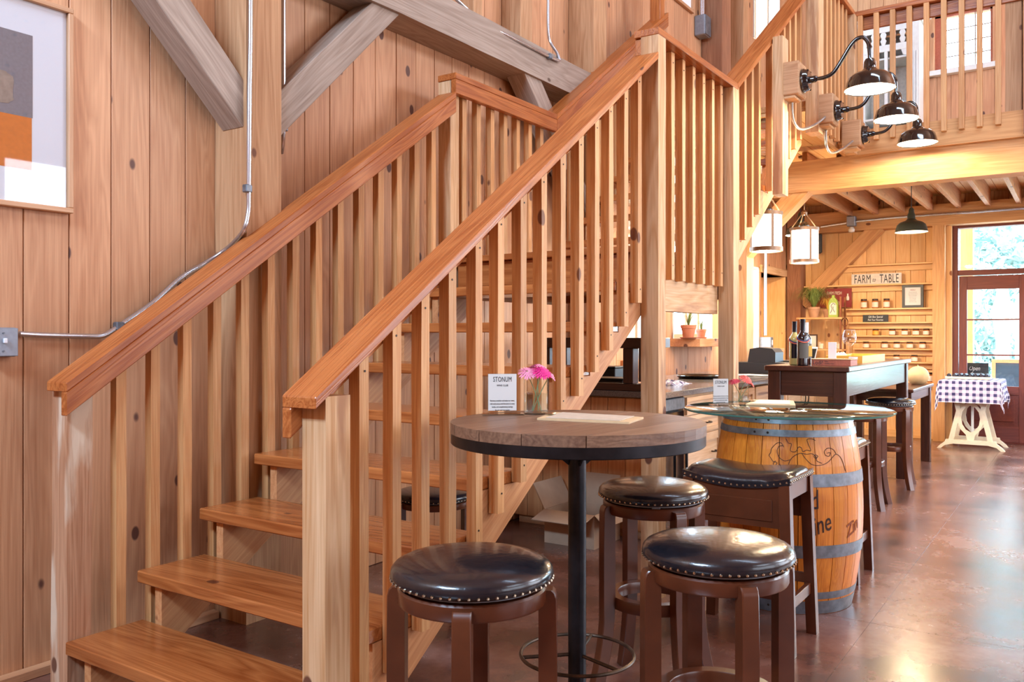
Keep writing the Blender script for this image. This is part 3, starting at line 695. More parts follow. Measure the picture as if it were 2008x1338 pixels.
# landing
LZ = 9*TR
ld = thing('stair_landing', 'small intermediate landing between the two flights with its level railings', 'landing', (4.27, 2.35, 0))
for i in range(8): lie_y('board', 3.705+0.139*i, 3.842+0.139*i, YO, YI, LZ-0.032, LZ, 'tread', ld)
lie_y('fascia', 3.745, 3.785, YO+0.002, YI-0.03, LZ-0.225, LZ-0.033, 'tread', ld)
lie_y('fascia', 4.77, 4.80, YO+0.002, YI-0.03, LZ-0.225, LZ-0.033, 'tread', ld)
lie_x('rim_beam', 3.782, 4.72, 1.764, 1.81, 1.372, 1.65, 'newel', ld, rough=0.0015)
lie_x('rim_beam', 3.782, 4.77, 2.86, 2.90, 1.45, 1.65, 'stringer', ld)
stick('newel_post', 3.70, 3.785, 1.672, 1.762, 0, 2.672, 'newel', ld, rough=0.0012)
stick('newel_post', 4.725, 4.812, 1.672, 1.762, 0, 2.672, 'newel', ld, rough=0.0012)
stick('newel_post', 3.72, 3.80, 2.932, 3.02, 1.3, 2.672, 'newel', ld)
for x in (3.86, 3.968, 4.108, 4.244, 4.385, 4.524, 4.655)[1:]: nailed(stick('baluster', x, x+0.038, 1.722, 1.7625, 1.53, 2.672, 'baluster', ld, bevel=0.002, rough=0.0012), x, 1.53, 2.672)
for k in range(7): x = 3.834+0.138*k; stick('baluster', x, x+0.038, 2.935, 2.973, 1.50, 2.672, 'baluster', ld, bevel=0.002, rough=0.0012)
lie_x('rail_cap', 3.70, 4.80, 1.67, 1.80, 2.673, 2.708, 'rail', ld)
lie_x('rail_board', 3.715, 4.80, 1.7655, 1.80, 2.592, 2.672, 'rail', ld)
lie_x('rail_cap', 3.715, 4.80, 2.89, 3.02, 2.673, 2.708, 'rail', ld)
lie_x('rail_board', 3.715, 4.80, 2.89, 2.925, 2.592, 2.672, 'rail', ld)
# upper flight
UX = 4.83
def unose(x): return 10*TR+SL*(x-UX)
def urailz(x): return 2.706+0.69*(x-4.80)
us = thing('staircase', 'upper flight of open wooden stairs climbing from the landing to the loft', 'staircase', (UX, 2.35, LZ))
for n in range(1, 7):
    x0 = UX+(n-1)*TG
    lie_y('tread', x0, x0+0.292, YO, YI, LZ+n*TR-0.045, LZ+n*TR, 'tread', us, bevel=0.004)
for y0, y1 in ((YO+0.0005, YO+0.042), (2.82, 2.86)):
    poly = [(UX+0.03, LZ-0.05)]
    for n in range(1, 7): poly += [(UX+0.03+(n-1)*TG, LZ+n*TR-0.0455), (UX+0.03+n*TG, LZ+n*TR-0.0455)]
    xe = UX+0.03+6*TG
    poly += [(xe, unose(xe)-0.335), (UX+0.03, unose(UX+0.03)-0.335)]
    bm = B(); prism(bm, poly, 'y', y0, y1)
    for v in bm.verts: v.co = R @ (v.co-Vector((UX, 0, LZ)))
    obj('stringer', bm, 'stringer', us, local=False, world=Matrix.Translation((UX, 0, LZ)) @ Ri)
x = 4.93
while x < 6.28:
    if not (5.40 < x < 5.50):
        stick('baluster', x, x+0.038, 1.722, 1.7625, unose(x)-0.20, urailz(x+0.02)-0.05, 'baluster', us, bevel=0.002, rough=0.0012)
    x += 0.1345
for k in range(11): x = 4.93+0.1345*k; stick('baluster', x, x+0.038, 2.935, 2.973, unose(x)-0.25, urailz(x+0.02)-0.05, 'baluster', us, bevel=0.002, rough=0.0012)
stick('newel_post', 5.43, 5.55, 1.60, 1.664, 2.15, urailz(5.5)-0.03, 'newel', us, rough=0.001)
stick('newel_post', 6.30, 6.44, 1.60, 1.69, 2.72, 4.9, 'newel', us, rough=0.001)
rail(1.67, 1.80, 1.7655, 1.80, 4.80, 6.30, urailz, us)
rail(2.89, 3.02, 2.89, 2.925, 4.80, 6.60, urailz, us)
stick('newel_post', 6.45, 6.54, 2.90, 2.99, 3.0, 4.5, 'rail', us)
# loft railing
lr = thing('loft_railing', 'wooden railing with vertical balusters along the loft edge above the big beam', 'railing', (7.69, 1.0, 3.0))
lie_y('rail_cap', 7.62, 7.75, -5.0, 1.72, 3.965, 4.005, 'rail', lr)
lie_y('rail_board', 7.68, 7.715, -5.0, 1.62, 3.86, 3.964, 'rail', lr)
lie_x('rail_cap', 6.45, 7.62, 1.63, 1.76, 3.965, 4.005, 'rail', lr)
lie_x('rail_board', 6.45, 7.62, 1.70, 1.735, 3.86, 3.964, 'rail', lr)
stick('newel_post', 7.545, 7.64, 1.62, 1.70, 2.79, 3.964, 'newel', lr)
y = 1.595
k = 0
while y > -3.0:
    if not (0.39 < y < 0.55) and not (0.12 < y < 0.40): stick('baluster', 7.62, 7.659, y-0.02, y+0.02, 2.90, 3.964, 'baluster', lr, bevel=0.002)
    y -= 0.1275
x = 6.50
while x < 7.5: stick('baluster', x, x+0.038, 1.655, 1.695, 2.82, 3.964, 'baluster', lr, bevel=0.002); x += 0.128
lie_x('rim_board', 6.45, 7.66, 1.70, 1.735, 2.79, 3.0, 'loft_beam', lr)

# ============================================================ PICTURE ON THE LEFT WALL
t = thing('framed_picture', 'large framed abstract print with grey and orange blocks on the left wall', 'picture', (1.30, YL-0.004, 1.712))
PW0, PW1, PH = -0.62, 0.436, 0.776
for (x0, x1, z0, z1, ax) in ((PW0, PW1, 0, 0.020, 'x'), (PW0, PW1, PH-0.020, PH, 'x'), (PW0, PW0+0.020, 0.020, PH-0.020, 'z'), (PW1-0.020, PW1, 0.020, PH-0.020, 'z')):
    (lie_x if ax == 'x' else stick)('frame_rail', 1.30+x0, 1.30+x1, YL-0.034, YL-0.004, 1.712+z0, 1.712+z1, 'frame_wood', t)
obj('mat_board', box(B(), PW0+0.02, PW1-0.02, -0.010, -0.004, 0.02, PH-0.02), 'mat_board', t)
obj('grey_block', box(B(), -0.42, 0.292, -0.0112, -0.0105, 0.334, 0.636), 'grey_paint', t)
obj('orange_block', box(B(), -0.42, 0.289, -0.0112, -0.0105, 0.143, 0.3335), 'orange_paint', t)
bm = B(); pts = []
for i in range(40):
    a = 2*PI*i/40; c, s_ = math.cos(a), math.sin(a)
    pts.append((0.11+0.115*abs(c)**0.35*(1 if c > 0 else -1)+random.uniform(-.003, .003), 0.425+0.058*abs(s_)**0.35*(1 if s_ > 0 else -1)+random.uniform(-.002, .002)))
prism(bm, pts, 'y', -0.0122, -0.0113); obj('beige_patch', bm, 'beige_paint', t)
obj('glazing', box(B(), PW0+0.018, PW1-0.018, -0.018, -0.0165, 0.018, PH-0.018), 'pic_glass', t)
# a second frame high up on the left wall, only its lower edge in view
q = onY(1360, 27, 3.19)
t = thing('framed_picture', 'pale framed picture high on the far left wall, cut by the top of the view', 'picture', (q.x, YL, q.z))
for (x0, x1, z0, z1, ax) in ((-0.75, 0, 0, 0.03, 'x'), (-0.75, 0, 0.87, 0.9, 'x'), (-0.75, -0.72, 0.03, 0.87, 'z'), (-0.03, 0, 0.03, 0.87, 'z')):
    (lie_x if ax == 'x' else stick)('frame_rail', q.x+x0, q.x+x1, YL-0.035, YL-0.002, q.z+z0, q.z+z1, 'frame_wood', t)
obj('mat_board', box(B(), -0.72, -0.03, -0.012, -0.003, 0.03, 0.87), 'mat_board', t)

# ============================================================ STOOLS
def nails_ring(r, z, n, rad=0.0042):
    bm = B()
    for i in range(n):
        a = 2*PI*i/n
        bmesh.ops.create_icosphere(bm, subdivisions=1, radius=rad, matrix=Matrix.Translation((r*math.cos(a), r*math.sin(a), z)))
    return bm
def flare_leg(ang, r0, r1, wd, ztop, zb, flare):
    """square leg: radial section r0..r1, upright then sweeping outward to the floor, rounded top"""
    bm = B(); rings = []
    zs = [0.0, 0.05, 0.10, 0.15, 0.20, 0.26, 0.34, 0.5, ztop-0.02, ztop-0.006, ztop]
    for z in zs:
        f = flare*max(0, 1-z/zb)**1.8; tp = 0.0
        if z > ztop-0.01: tp = 0.010*(1-(ztop-z)/0.01)
        rr0, rr1 = r0+f, r1+f-tp
        if z < 0.01: pass
        rings.append([bm.verts.new((rr*math.cos(ang)-s*wd/2*math.sin(ang), rr*math.sin(ang)+s*wd/2*math.cos(ang), z)) for rr, s in ((rr0, -1), (rr1, -1), (rr1, 1), (rr0, 1))])
    for a, b in zip(rings, rings[1:]):
        for k in range(4): bm.faces.new((a[k], a[(k+1) % 4], b[(k+1) % 4], b[k]))
    bm.faces.new(rings[0][::-1]); bm.faces.new(rings[-1])
    bmesh.ops.bevel(bm, geom=[e for e in bm.edges if abs(e.verts[0].co.z-e.verts[1].co.z) > 0.004], offset=0.003, segments=1, affect='EDGES')
    return bm
def make_round_stool(label, loc, rz):
    t = thing('bar_stool', label, 'stool', loc, rz, 'round swivel bar stools')
    prof = [(0, .675), (.160, .675), (.182, .678), (.1895, .684), (.1925, .694), (.190, .706), (.182, .715), (.165, .723), (.135, .730), (.10, .7345), (.05, .737), (0, .738)]
    obj('seat', lathe(B(), prof, 56), 'leather', t, smooth=True)
    obj('nailhead_trim', nails_ring(.1905, .6855, 58), 'brass', t, smooth=True)['kind'] = 'stuff'
    obj('swivel_plate', lathe(B(), [(0, .667), (.150, .667), (.168, .671), (.168, .675), (0, .675)], 40), 'galv', t, smooth=True)
    obj('apron', lathe(B(), [(.150, .628), (.173, .628), (.176, .633), (.176, .662), (.172, .667), (.150, .667), (.150, .628)], 48), 'stool_wood', t, smooth=True)
    for i in range(4):
        obj('leg', flare_leg(PI/4+i*PI/2, .157, .200, .042, .658, .30, .050), 'stool_wood', t, smooth=True)
    obj('foot_ring', lathe(B(), [(.122, .300), (.157, .300), (.158, .304), (.158, .336), (.155, .340), (.124, .340), (.122, .336), (.122, .300)], 48), 'stool_wood', t, smooth=True)
    return t
s1 = make_round_stool('round black leather bar stool in the very front, before the stair balusters', (1.605, 1.20, 0), math.radians(-15))
dup(s1, (2.10, 0.785, 0), math.radians(-2), 'round black leather bar stool at front right of the wooden bar table')
dup(s1, (2.775, 1.275, 0), math.radians(8), 'round bar stool behind the wooden bar table with a torn spot on its nailhead trim')
dup(s1, (6.62, 1.375, 0), math.radians(2), 'round bar stool at the near end of the dark tasting table, behind the barrel')
dup(s1, (7.62, 1.355, 0), math.radians(6), 'round bar stool at the far end of the dark tasting table')
st8 = dup(s1, (3.05, 2.50, -0.175), math.radians(20), 'dark stool under the stairs, glimpsed between two treads')
st8.scale = (0.95, 0.95, 0.95); st8.location.z = 0.0; st8.scale = (0.95, 0.95, 0.74)
# torn trim spot of the third stool
o = obj('torn_patch', box(B(), -.014, .014, -.0015, .0015, -.004, .005, .001), 'galv'); 
a3 = [x for x in COL.objects if x.get('label', '').startswith('round bar stool behind the wooden')][0]
o.matrix_basis = Matrix.Translation((2.775, 1.275, 0)) @ Matrix.Rotation(math.radians(208), 4, 'Z') @ Matrix.Translation((0, 0, 0)) @ Matrix.Translation((0.172, 0, 0.672)) @ Matrix.Rotation(PI/2, 4, 'Z'); attach(o, a3)

def make_saddle_stool(label, loc, rz=0.0):
    t = thing('saddle_stool', label, 'stool', loc, rz, 'rectangular saddle stools beside the barrel')
    hx, hy = .170, .222
    def zb(y): return .655+.030*(abs(y)/hy)**2
    bm = B(); nx, ny = 18, 26; g = {}
    def cmap(u, v):
        return u*hx, v*hy
    for i in range(nx+1):
        for j in range(ny+1):
            u, v = -1+2*i/nx, -1+2*j/ny; u = math.sin(u*PI/2); v = math.sin(v*PI/2)
            x, y = cmap(u, v); e = (abs(u)**5+abs(v)**5)
            g[i, j] = bm.verts.new((x, y, zb(y)+0.008+.036*max(0, 1-e)**0.5))
    for i in range(nx):
        for j in range(ny): bm.faces.new((g[i, j], g[i+1, j], g[i+1, j+1], g[i, j+1]))
    rim = [g[i, 0] for i in range(nx+1)]+[g[nx, j] for j in range(1, ny+1)]+[g[i, ny] for i in range(nx-1, -1, -1)]+[g[0, j] for j in range(ny-1, 0, -1)]
    low = [bm.verts.new((v.co.x, v.co.y, zb(v.co.y)-.016)) for v in rim]
    for k in range(len(rim)): bm.faces.new((rim[k], rim[(k+1) % len(rim)], low[(k+1) % len(low)], low[k]))
    bm.faces.new(low)
    obj('seat', bm, 'leather', t, smooth=True)
    bm = B(); per = []
    for k in range(18): per.append((-hx-.001, -hy+2*hy*(k+.5)/18)); per.append((hx+.001, -hy+2*hy*(k+.5)/18))
    for k in range(14): per.append((-hx+2*hx*(k+.5)/14, -hy-.001)); per.append((-hx+2*hx*(k+.5)/14, hy+.001))
    for x, y in per: bmesh.ops.create_icosphere(bm, subdivisions=1, radius=.0052, matrix=Matrix.Translation((x, y, zb(y)-.006)))
    obj('nailhead_trim', bm, 'brass', t, smooth=True)['kind'] = 'stuff'
    W = Matrix.Translation(loc) @ Matrix.Rotation(rz, 4, 'Z')
    for sx in (-1, 1):
        for sy in (-1, 1):
            bm = B(); top = (sx*(hx-.022), sy*(hy-.024)); bot = (sx*(hx-.004), sy*(hy-.002)); h = .021; rings = []
            for z, f in ((0, 1), (.3, .55), (.64+.024, 0)):
                cx, cy = top[0]+(bot[0]-top[0])*f, top[1]+(bot[1]-top[1])*f
                rings.append([bm.verts.new((cx+a*h, cy+b*h, z)) for a, b in ((-1, -1), (1, -1), (1, 1), (-1, 1))])
            for a, b in zip(rings, rings[1:]):
                for k in range(4): bm.faces.new((a[k], a[(k+1) % 4], b[(k+1) % 4], b[k]))
            bm.faces.new(rings[0][::-1]); bm.faces.new(rings[-1])
            obj('leg', bm, 'stool_wood', t)
    for sx in (-1, 1):
        bm = B(); poly = [(-hy+.044, .49), (hy-.044, .49)]+[(y, zb(y)-.017) for y in [hy-.044-(2*hy-.088)*k/10 for k in range(11)]]
        prism(bm, poly, 'x', sx*(hx-.022)-.011, sx*(hx-.022)+.011); obj('apron', bm, 'stool_wood', t)
        bm = B(); box(bm, sx*(hx-.0105)-.004, sx*(hx-.0105)+.001, -.15, .15, .515, .60, .002); obj('apron_panel', bm, 'stool_wood', t)
        obj('stretcher', box(B(), sx*(hx-.013)-.010, sx*(hx-.013)+.010, -hy+.03, hy-.03, .21, .25, .002), 'stool_wood', t)
    for sy in (-1, 1):
        obj('apron', box(B(), -hx+.044, hx-.044, sy*(hy-.022)-.011, sy*(hy-.022)+.011, .60, .665, .002), 'stool_wood', t)
        obj('stretcher', box(B(), -hx+.03, hx-.03, sy*(hy-.012)-.010, sy*(hy-.012)+.010, .17, .215, .002), 'stool_wood', t)
    return t
ss = make_saddle_stool('rectangular saddle stool between the wooden bar table and the barrel', (3.50, 1.175, 0))
dup(ss, (4.665, 1.185, 0), 0, 'rectangular saddle stool mostly hidden behind the right side of the barrel')

# ============================================================ ROUND BAR TABLE
TC = (2.178, 1.243); TZ = 0.998; RT = 0.372
t = thing('bar_table', 'round plank-topped bar table on a black steel pole', 'table', (TC[0], TC[1], 0), math.radians(-6))
def disc_strip(R, y0, y1, z0, z1, n=22):
    x0 = lambda y: math.sqrt(max(R*R-y*y, 0))
    ysr = [y0+(y1-y0)*i/n for i in range(n+1)]
    poly = [(x0(y), y) for y in ysr]+[(-x0(y), y) for y in ysr[::-1]]
    pl_ = []
    for p in poly:
        if not pl_ or (abs(p[0]-pl_[-1][0])+abs(p[1]-pl_[-1][1])) > 1e-5: pl_.append(p)
    if abs(pl_[0][0]-pl_[-1][0])+abs(pl_[0][1]-pl_[-1][1]) < 1e-5: pl_.pop()
    bm = B(); prism(bm, pl_, 'z', z0, z1); return bm
ed = [-.3719, -.235, -.085, .055, .195, .3719]
for a, b in zip(ed, ed[1:]): obj('plank', disc_strip(RT, a+.0012, b-.0012, TZ-.030, TZ), 'table_plank', t)
obj('steel_rim', lathe(B(), [(RT-.012, TZ-.062), (RT-.003, TZ-.062), (RT-.001, TZ-.060), (RT-.001, TZ-.0305), (RT-.012, TZ-.0305), (RT-.012, TZ-.062)], 72), 'black_steel', t, smooth=True)
obj('mounting_plate', box(B(), -.16, .16, -.16, .16, TZ-.038, TZ-.0305), 'black_steel', t)
obj('pole', cyl(B(), (0, 0, .012), .0265, TZ-.050, 28), 'black_steel', t, smooth=True)
for k in range(4):
    bm = B(); prism(bm, [(.02, TZ-.039), (.135, TZ-.039), (.02, TZ-.135)], 'y', -.003, .003)
    bmesh.ops.rotate(bm, verts=bm.verts, cent=(0, 0, 0), matrix=Matrix.Rotation(math.radians(52)+k*PI/2, 3, 'Z')); obj('gusset', bm, 'black_steel', t)
rr = [(0.166*math.cos(2*PI*i/56), 0.166*math.sin(2*PI*i/56), .312) for i in range(56)]
obj('foot_ring', tube(B(), rr, .0055, 8, closed=True), 'rust_steel', t, smooth=True)
for k in range(3):
    a = math.radians(20)+k*2*PI/3; obj('spoke', tube(B(), [(0.02*math.cos(a), 0.02*math.sin(a), .312), (0.166*math.cos(a), 0.166*math.sin(a), .312)], .0055, 8), 'rust_steel', t, smooth=True)
obj('base_plate', cyl(B(), (0, 0, 0), .24, .012, 48), 'black_steel', t)

def facing(p): return math.atan2(-p[1], -p[0])      # towards the viewer's side of the room
def sign_stand(px, py, z, w, h, tilt, label, sx=1.0):
    """acrylic sign holder: base strip and upright card; text on its front"""
    p = onZ(px, py, z); a = YAW-PI/2+tilt
    t = thing('table_sign', label, 'sign', (p.x, p.y, z), a)
    obj('base', box(B(), -w*.68, w*.74, -.022, .022, 0, .005, .001), 'acrylic', t)
    bm = box(B(), -w/2, w/2, -.0015, .0015, .005, h); obj('sleeve', bm, 'acrylic', t)
    obj('card', box(B(), -w/2+.002, w/2-.002, -.0028, -.0018, .014, h-.002), 'paper', t)
    F = Matrix(((1, 0, 0, 0), (0, 0, -1, -.0034), (0, 1, 0, 0), (0, 0, 0, 1)))
    def put(s, size, z_, xs=.62, sp=1.1):
        m = text('lettering', s, size, None, 'ink', None, xs=xs, align='CENTER', ext=.0002, space=sp); m.matrix_basis = F @ Matrix.Translation((0, z_, 0)); m.parent = t
        return m
    put('STONUM', h*.17, h*.80, .60); put('WINE CLUB', h*.06, h*.69, .8)
    for i, s in enumerate(('Become a member and enjoy our wines,', 'with early access and discounts on every', 'bottle, and complimentary tastings', 'for you and your guests')):
        put(s, h*.050, h*(.33-.075*i), .72, 1.0)
    return t
sign_stand(985, 814, TZ, .094, .132, math.radians(6), 'white sign card in a clear stand on the wooden bar table')

def flower(px, py, depth_p, z0, base, col, r, ncol, label, stem_to, tilt=(0, 0)):
    """head at a point, stem down to stem_to"""
    h = Vector(depth_p)
    t = thing('gerbera', label, 'flower', h)
    up = Vector((tilt[0], tilt[1], 1)).normalized(); Q = Vector((0, 0, 1)).rotation_difference(up).to_matrix().to_4x4()
    bm = B()
    for ringi, (rr_, n, zz) in enumerate(((r, 20, 0.0), (r*.72, 16, .004), (r*.45, 12, .007))):
        for i in range(n):
            a = 2*PI*i/n+ringi*.1+random.uniform(-.06, .06); dr = rr_*random.uniform(.9, 1.05); wv = .16*r*1.3
            ca, sa = math.cos(a), math.sin(a); P = []
            for q, wd, z_ in ((.12, .35, 0), (.55, 1, r*.10), (.88, .8, r*.03), (1, .2, -r*.06)):
                P.append([Vector((ca*dr*q-sa*s*wv*wd*.5, sa*dr*q+ca*s*wv*wd*.5, zz+z_+.001*s)) for s in (-1, 1)])
            V = [[bm.verts.new(Q @ v) for v in pr] for pr in P]
            for A_, B_ in zip(V, V[1:]): bm.faces.new((A_[0], A_[1], B_[1], B_[0]))
    obj('petals', bm, col, t)
    bm = B(); bmesh.ops.create_uvsphere(bm, u_segments=12, v_segments=6, radius=r*.16, matrix=Q @ Matrix.Translation((0, 0, .004))); obj('disc', bm, ncol, t, smooth=True)
    mid = (h+Vector(stem_to))/2+Vector((0, 0, .006))
    obj('stem', tube(B(), [p-h for p in smoothpath([h-up*.002, mid, Vector(stem_to)], 5)], .0016, 6), 'stem', t, smooth=True)
    return t
def vase(px, py, z, r, h, label, square=False, fill=.55):
    p = onZ(px, py, z)
    t = thing('glass_vase', label, 'vase', (p.x, p.y, z))
    obj('glass', lathe(B(), [(0, 0), (r, 0), (r, h), (r-.0025, h), (r-.0025, .006), (0, .006)], 40), 'glass', t, smooth=True)
    obj('water', lathe(B(), [(0, .0065), (r-.003, .0065), (r-.003, h*fill), (0, h*fill)], 40), 'water', t, smooth=True)
    return Vector((p.x, p.y, z))
v1 = vase(1051, 812, TZ, .040, .118, 'clear glass tumbler vase with pink flowers on the wooden bar table')
def offp(base, rgt, upz, back=0.0):
    return Vector((base.x+SA*rgt+CA*back, base.y-CA*rgt+SA*back, base.z+upz))
flower(0, 0, offp(v1, -.028, .131, .0), 0, v1, 'pink', .034, 'brass', 'pale pink gerbera leaning left in the vase on the wooden bar table', offp(v1, .018, .01), (-.55, -.45))
flower(0, 0, offp(v1, .016, .134, -.012), 0, v1, 'magenta', .034, 'magenta', 'bright magenta gerbera at the front of the vase on the wooden bar table', offp(v1, -.012, .01), (-.5, -.75))
flower(0, 0, offp(v1, .004, .148, .02), 0, v1, 'pink', .030, 'brass', 'pink gerbera at the back of the vase on the wooden bar table', offp(v1, .008, .01), (.1, .1))
flower(0, 0, offp(v1, .044, .122, .012), 0, v1, 'pink', .026, 'brass', 'small pink gerbera hanging to the right of the vase on the wooden bar table', offp(v1, -.01, .01), (.5, -.7))

def clipboard(p0, p1, p2, p3, z, label, papers=True):
    """menu board from four measured corners"""
    P = [onZ(a, b, z) for a, b in (p0, p1, p2, p3)]; c = sum(P, Vector())/4
    t = thing('menu_board', label, 'menu', (c.x, c.y, z))
    loc = [(p.x-c.x, p.y-c.y) for p in P]
    obj('board', prism(B(), loc, 'z', 0.0, .006), 'tan_menu', t)
    M['sheet'] = M.get('sheet') or plain('menu_paper', rgb(206, 190, 170), 0.5, 0, 0.12, 40)
    obj('menu_sheet', prism(B(), [(x*.88, y*.80) for x, y in loc], 'z', .0065, .0085), 'sheet', t)
    e = (Vector(loc[0])+Vector(loc[3]))/2
    obj('clip', cbox(B(), (e.x*.90, e.y*.90, .011), (.022, .030, .006), .002), 'brass', t)
    return t
clipboard((1053, 824), (1233, 832), (1262, 822), (1088, 812), TZ, 'tan menu clipboard lying on the wooden bar table')

# ============================================================ WINE BARREL TABLE
BC = Vector((4.129, 1.197, 0)); BH = .886
def rb(z): return .288+(.342-.288)*(1-((z-.445)/.445)**2)
bt = thing('wine_barrel', 'upright oak wine barrel with grey hoops and burnt lettering under the glass top', 'barrel', BC)
NS = 26
bm = B(); da = 2*PI/NS; rings = []
for i in range(13):
    z = BH*i/12; r = rb(z); g = .0016/r
    rings.append([bm.verts.new((q*math.cos(a), q*math.sin(a), z)) for q, a in ((r-.024, -da/2+g), (r, -da/2+g), (r, -da/4), (r, 0), (r, da/4), (r, da/2-g), (r-.024, da/2-g))])
for a, b in zip(rings, rings[1:]):
    for k in range(7): bm.faces.new((a[k], a[(k+1) % 7], b[(k+1) % 7], b[k]))
bm.faces.new(rings[0][::-1]); bm.faces.new(rings[-1])
# grain must run up the stave: rotate mesh data so that its X is vertical
Rz = Matrix.Rotation(PI/2, 4, 'Y')
for v in bm.verts: v.co = Rz @ v.co
me0 = None
for i in range(NS):
    if me0 is None: o = obj('stave', bm, 'stave', None); me0 = o.data
    else: o = bpy.data.objects.new('stave', me0); COL.objects.link(o)
    for p in me0.polygons: p.use_smooth = False
    o.matrix_basis = Matrix.Translation(BC) @ Matrix.Rotation(i*da+.06, 4, 'Z') @ Rz.inverted(); attach(o, bt)
for z0, z1 in ((.852, .884), (.796, .826), (.578, .634), (.262, .318), (.072, .104), (.002, .062)):
    bm = B(); pr = [(rb(z)+.0002, z) for z in (z0, (z0+z1)/2, z1)]+[(rb(z)+.003, z) for z in (z1, (z0+z1)/2, z0)]
    lathe(bm, pr+[pr[0]], 64); h = obj('hoop', bm, 'galv', bt, smooth=True)
    for da_ in (-.55, -.75):
        a = facing(BC)+da_+.28; zc = (z0+z1)/2
        obj('rivet', cyl(B(), (0, 0, 0), .006, .003, 10, .004), 'iron', h, local=False, world=Matrix.Translation(BC+Vector((math.cos(a)*(rb(zc)+.003), math.sin(a)*(rb(zc)+.003), zc))) @ Matrix.Rotation(a, 4, 'Z') @ Matrix.Rotation(PI/2, 4, 'Y'))
M['head_grey'] = plain('weathered_oak_head', rgb(150, 150, 132), 0.7, 0, 0.2, 12)
obj('barrel_head', cyl(B(), (0, 0, .845), rb(.85)-.026, .02, 48), 'head_grey', bt)
def on_barrel(px, py, off=.0012):
    k = (px-1004)/FPX; d = Vector((CA+k*SA, SA-k*CA, -(py-HY)/FPX)); o = Vector((0, 0, CAMZ)); z = .5
    for _ in range(8):
        r = rb(z)+off; ox, oy = o.x-BC.x, o.y-BC.y
        a = d.x**2+d.y**2; b = 2*(ox*d.x+oy*d.y); c = ox*ox+oy*oy-r*r; D = b*b-4*a*c
        tt = (-b-math.sqrt(max(D, 0)))/(2*a); z = CAMZ+d.z*tt
    return o+d*tt
def barrel_text(s, px, py, size, tilt, mat, xs=.9, shear=.35, bold=0.0):
    p = on_barrel(px, py); th0 = math.atan2(p.y-BC.y, p.x-BC.x); z0 = p.z; c, sn = math.cos(tilt), math.sin(tilt)
    def wrap(v):
        x, y = v.x*c-v.y*sn, v.x*sn+v.y*c
        th = th0+x/rb(z0); z = z0+y; r = rb(z)+.0012+v.z
        return Vector((BC.x+r*math.cos(th), BC.y+r*math.sin(th), z))-BC
    o = text('lettering', s, size, None, mat, None, xs=xs, shear=shear, ext=.0004, wrapfn=wrap, bold=bold); o.parent = bt; return o
barrel_text('Old', 1556, 1008, .120, .22, 'ink_brown', .62, .35, .0)
barrel_text('Vine', 1576, 1058, .118, .32, 'ink_brown', .64, .40, .0)
barrel_text('Zin', 1661, 1056, .080, .42, 'ink_pale', .9, .35, .001)
vines = [
    [(1548, 930), (1546, 915), (1550, 902), (1558, 894), (1566, 890), (1572, 889)],
    [(1572, 889), (1580, 900), (1592, 911), (1607, 913), (1622, 908), (1632, 898), (1640, 891), (1650, 900), (1658, 924)],
    [(1536, 874), (1527, 876), (1524, 886), (1528, 897), (1538, 904), (1549, 902)],
    [(1524, 912), (1518, 916), (1517, 908), (1521, 904)],
    [(1537, 877), (1532, 869), (1524, 869), (1518, 874), (1513, 880), (1511, 888), (1508, 893), (1512, 899), (1516, 905), (1524, 908), (1519, 915), (1524, 918), (1530, 910)],
    [(1541, 860), (1546, 869), (1552, 871), (1550, 884), (1560, 886), (1566, 877), (1572, 879), (1574, 886), (1582, 883), (1590, 884), (1585, 871), (1583, 862), (1592, 861), (1599, 864)],
    [(1572, 889), (1582, 891), (1592, 890), (1600, 896), (1602, 904), (1612, 909)],
    [(1599, 892), (1604, 895), (1600, 899), (1596, 896), (1599, 892)],
    [(1622, 889), (1628, 888), (1626, 895), (1619, 893), (1617, 885), (1624, 879), (1634, 882), (1640, 891)],
    [(1552, 853), (1560, 849), (1556, 846)], [(1580, 852), (1590, 850), (1598, 853)]]
bm = B()
for vn in vines:
    tube(bm, [on_barrel(p.x, p.y, .0008)-BC for p in smoothpath([(a, b, 0) for a, b in vn], 5)], .0013, 5)
obj('vine_drawing', bm, 'ink_brown', bt)
gt = thing('glass_disc', 'round clear glass table top lying on the wine barrel', 'table top', (BC.x, BC.y, .887))
obj('pane', lathe(B(), [(0, 0), (.478, 0), (.482, .003), (.482, .009), (.478, .012), (0, .012)], 96), 'glass_top', gt, smooth=True)
edge = plain('glass_edge', rgb(60, 110, 100), 0.1); M['glass_edge'] = edge
obj('polished_edge', lathe(B(), [(.4815, .002), (.4835, .003), (.4835, .009), (.4815, .010), (.4815, .002)], 96), 'glass_edge', gt, smooth=True)
GZ = .8992
sign_stand(1413, 795, GZ, .082, .135, math.radians(8), 'white sign card in a clear stand on the glass barrel top')
v2 = vase(1452, 792, GZ, .042, .105, 'clear glass tumbler vase with coral flowers on the glass barrel top')
flower(0, 0, offp(v2, .022, .128, -.01), 0, v2, 'coral', .040, 'brass', 'coral gerbera facing forward in the vase on the glass barrel top', offp(v2, -.012, .01), (-.3, -.8))
flower(0, 0, offp(v2, -.038, .112, .0), 0, v2, 'crimson', .038, 'brass', 'crimson gerbera leaning left in the vase on the glass barrel top', offp(v2, .012, .01), (-.4, .1))
flower(0, 0, offp(v2, .052, .10, .005), 0, v2, 'coral', .026, 'brass', 'small coral gerbera drooping right of the vase on the glass barrel top', offp(v2, -.01, .01), (.5, -.7))
clipboard((1462, 795), (1560, 797), (1556, 788), (1480, 786), GZ, 'tan menu clipboard lying on the glass barrel top')

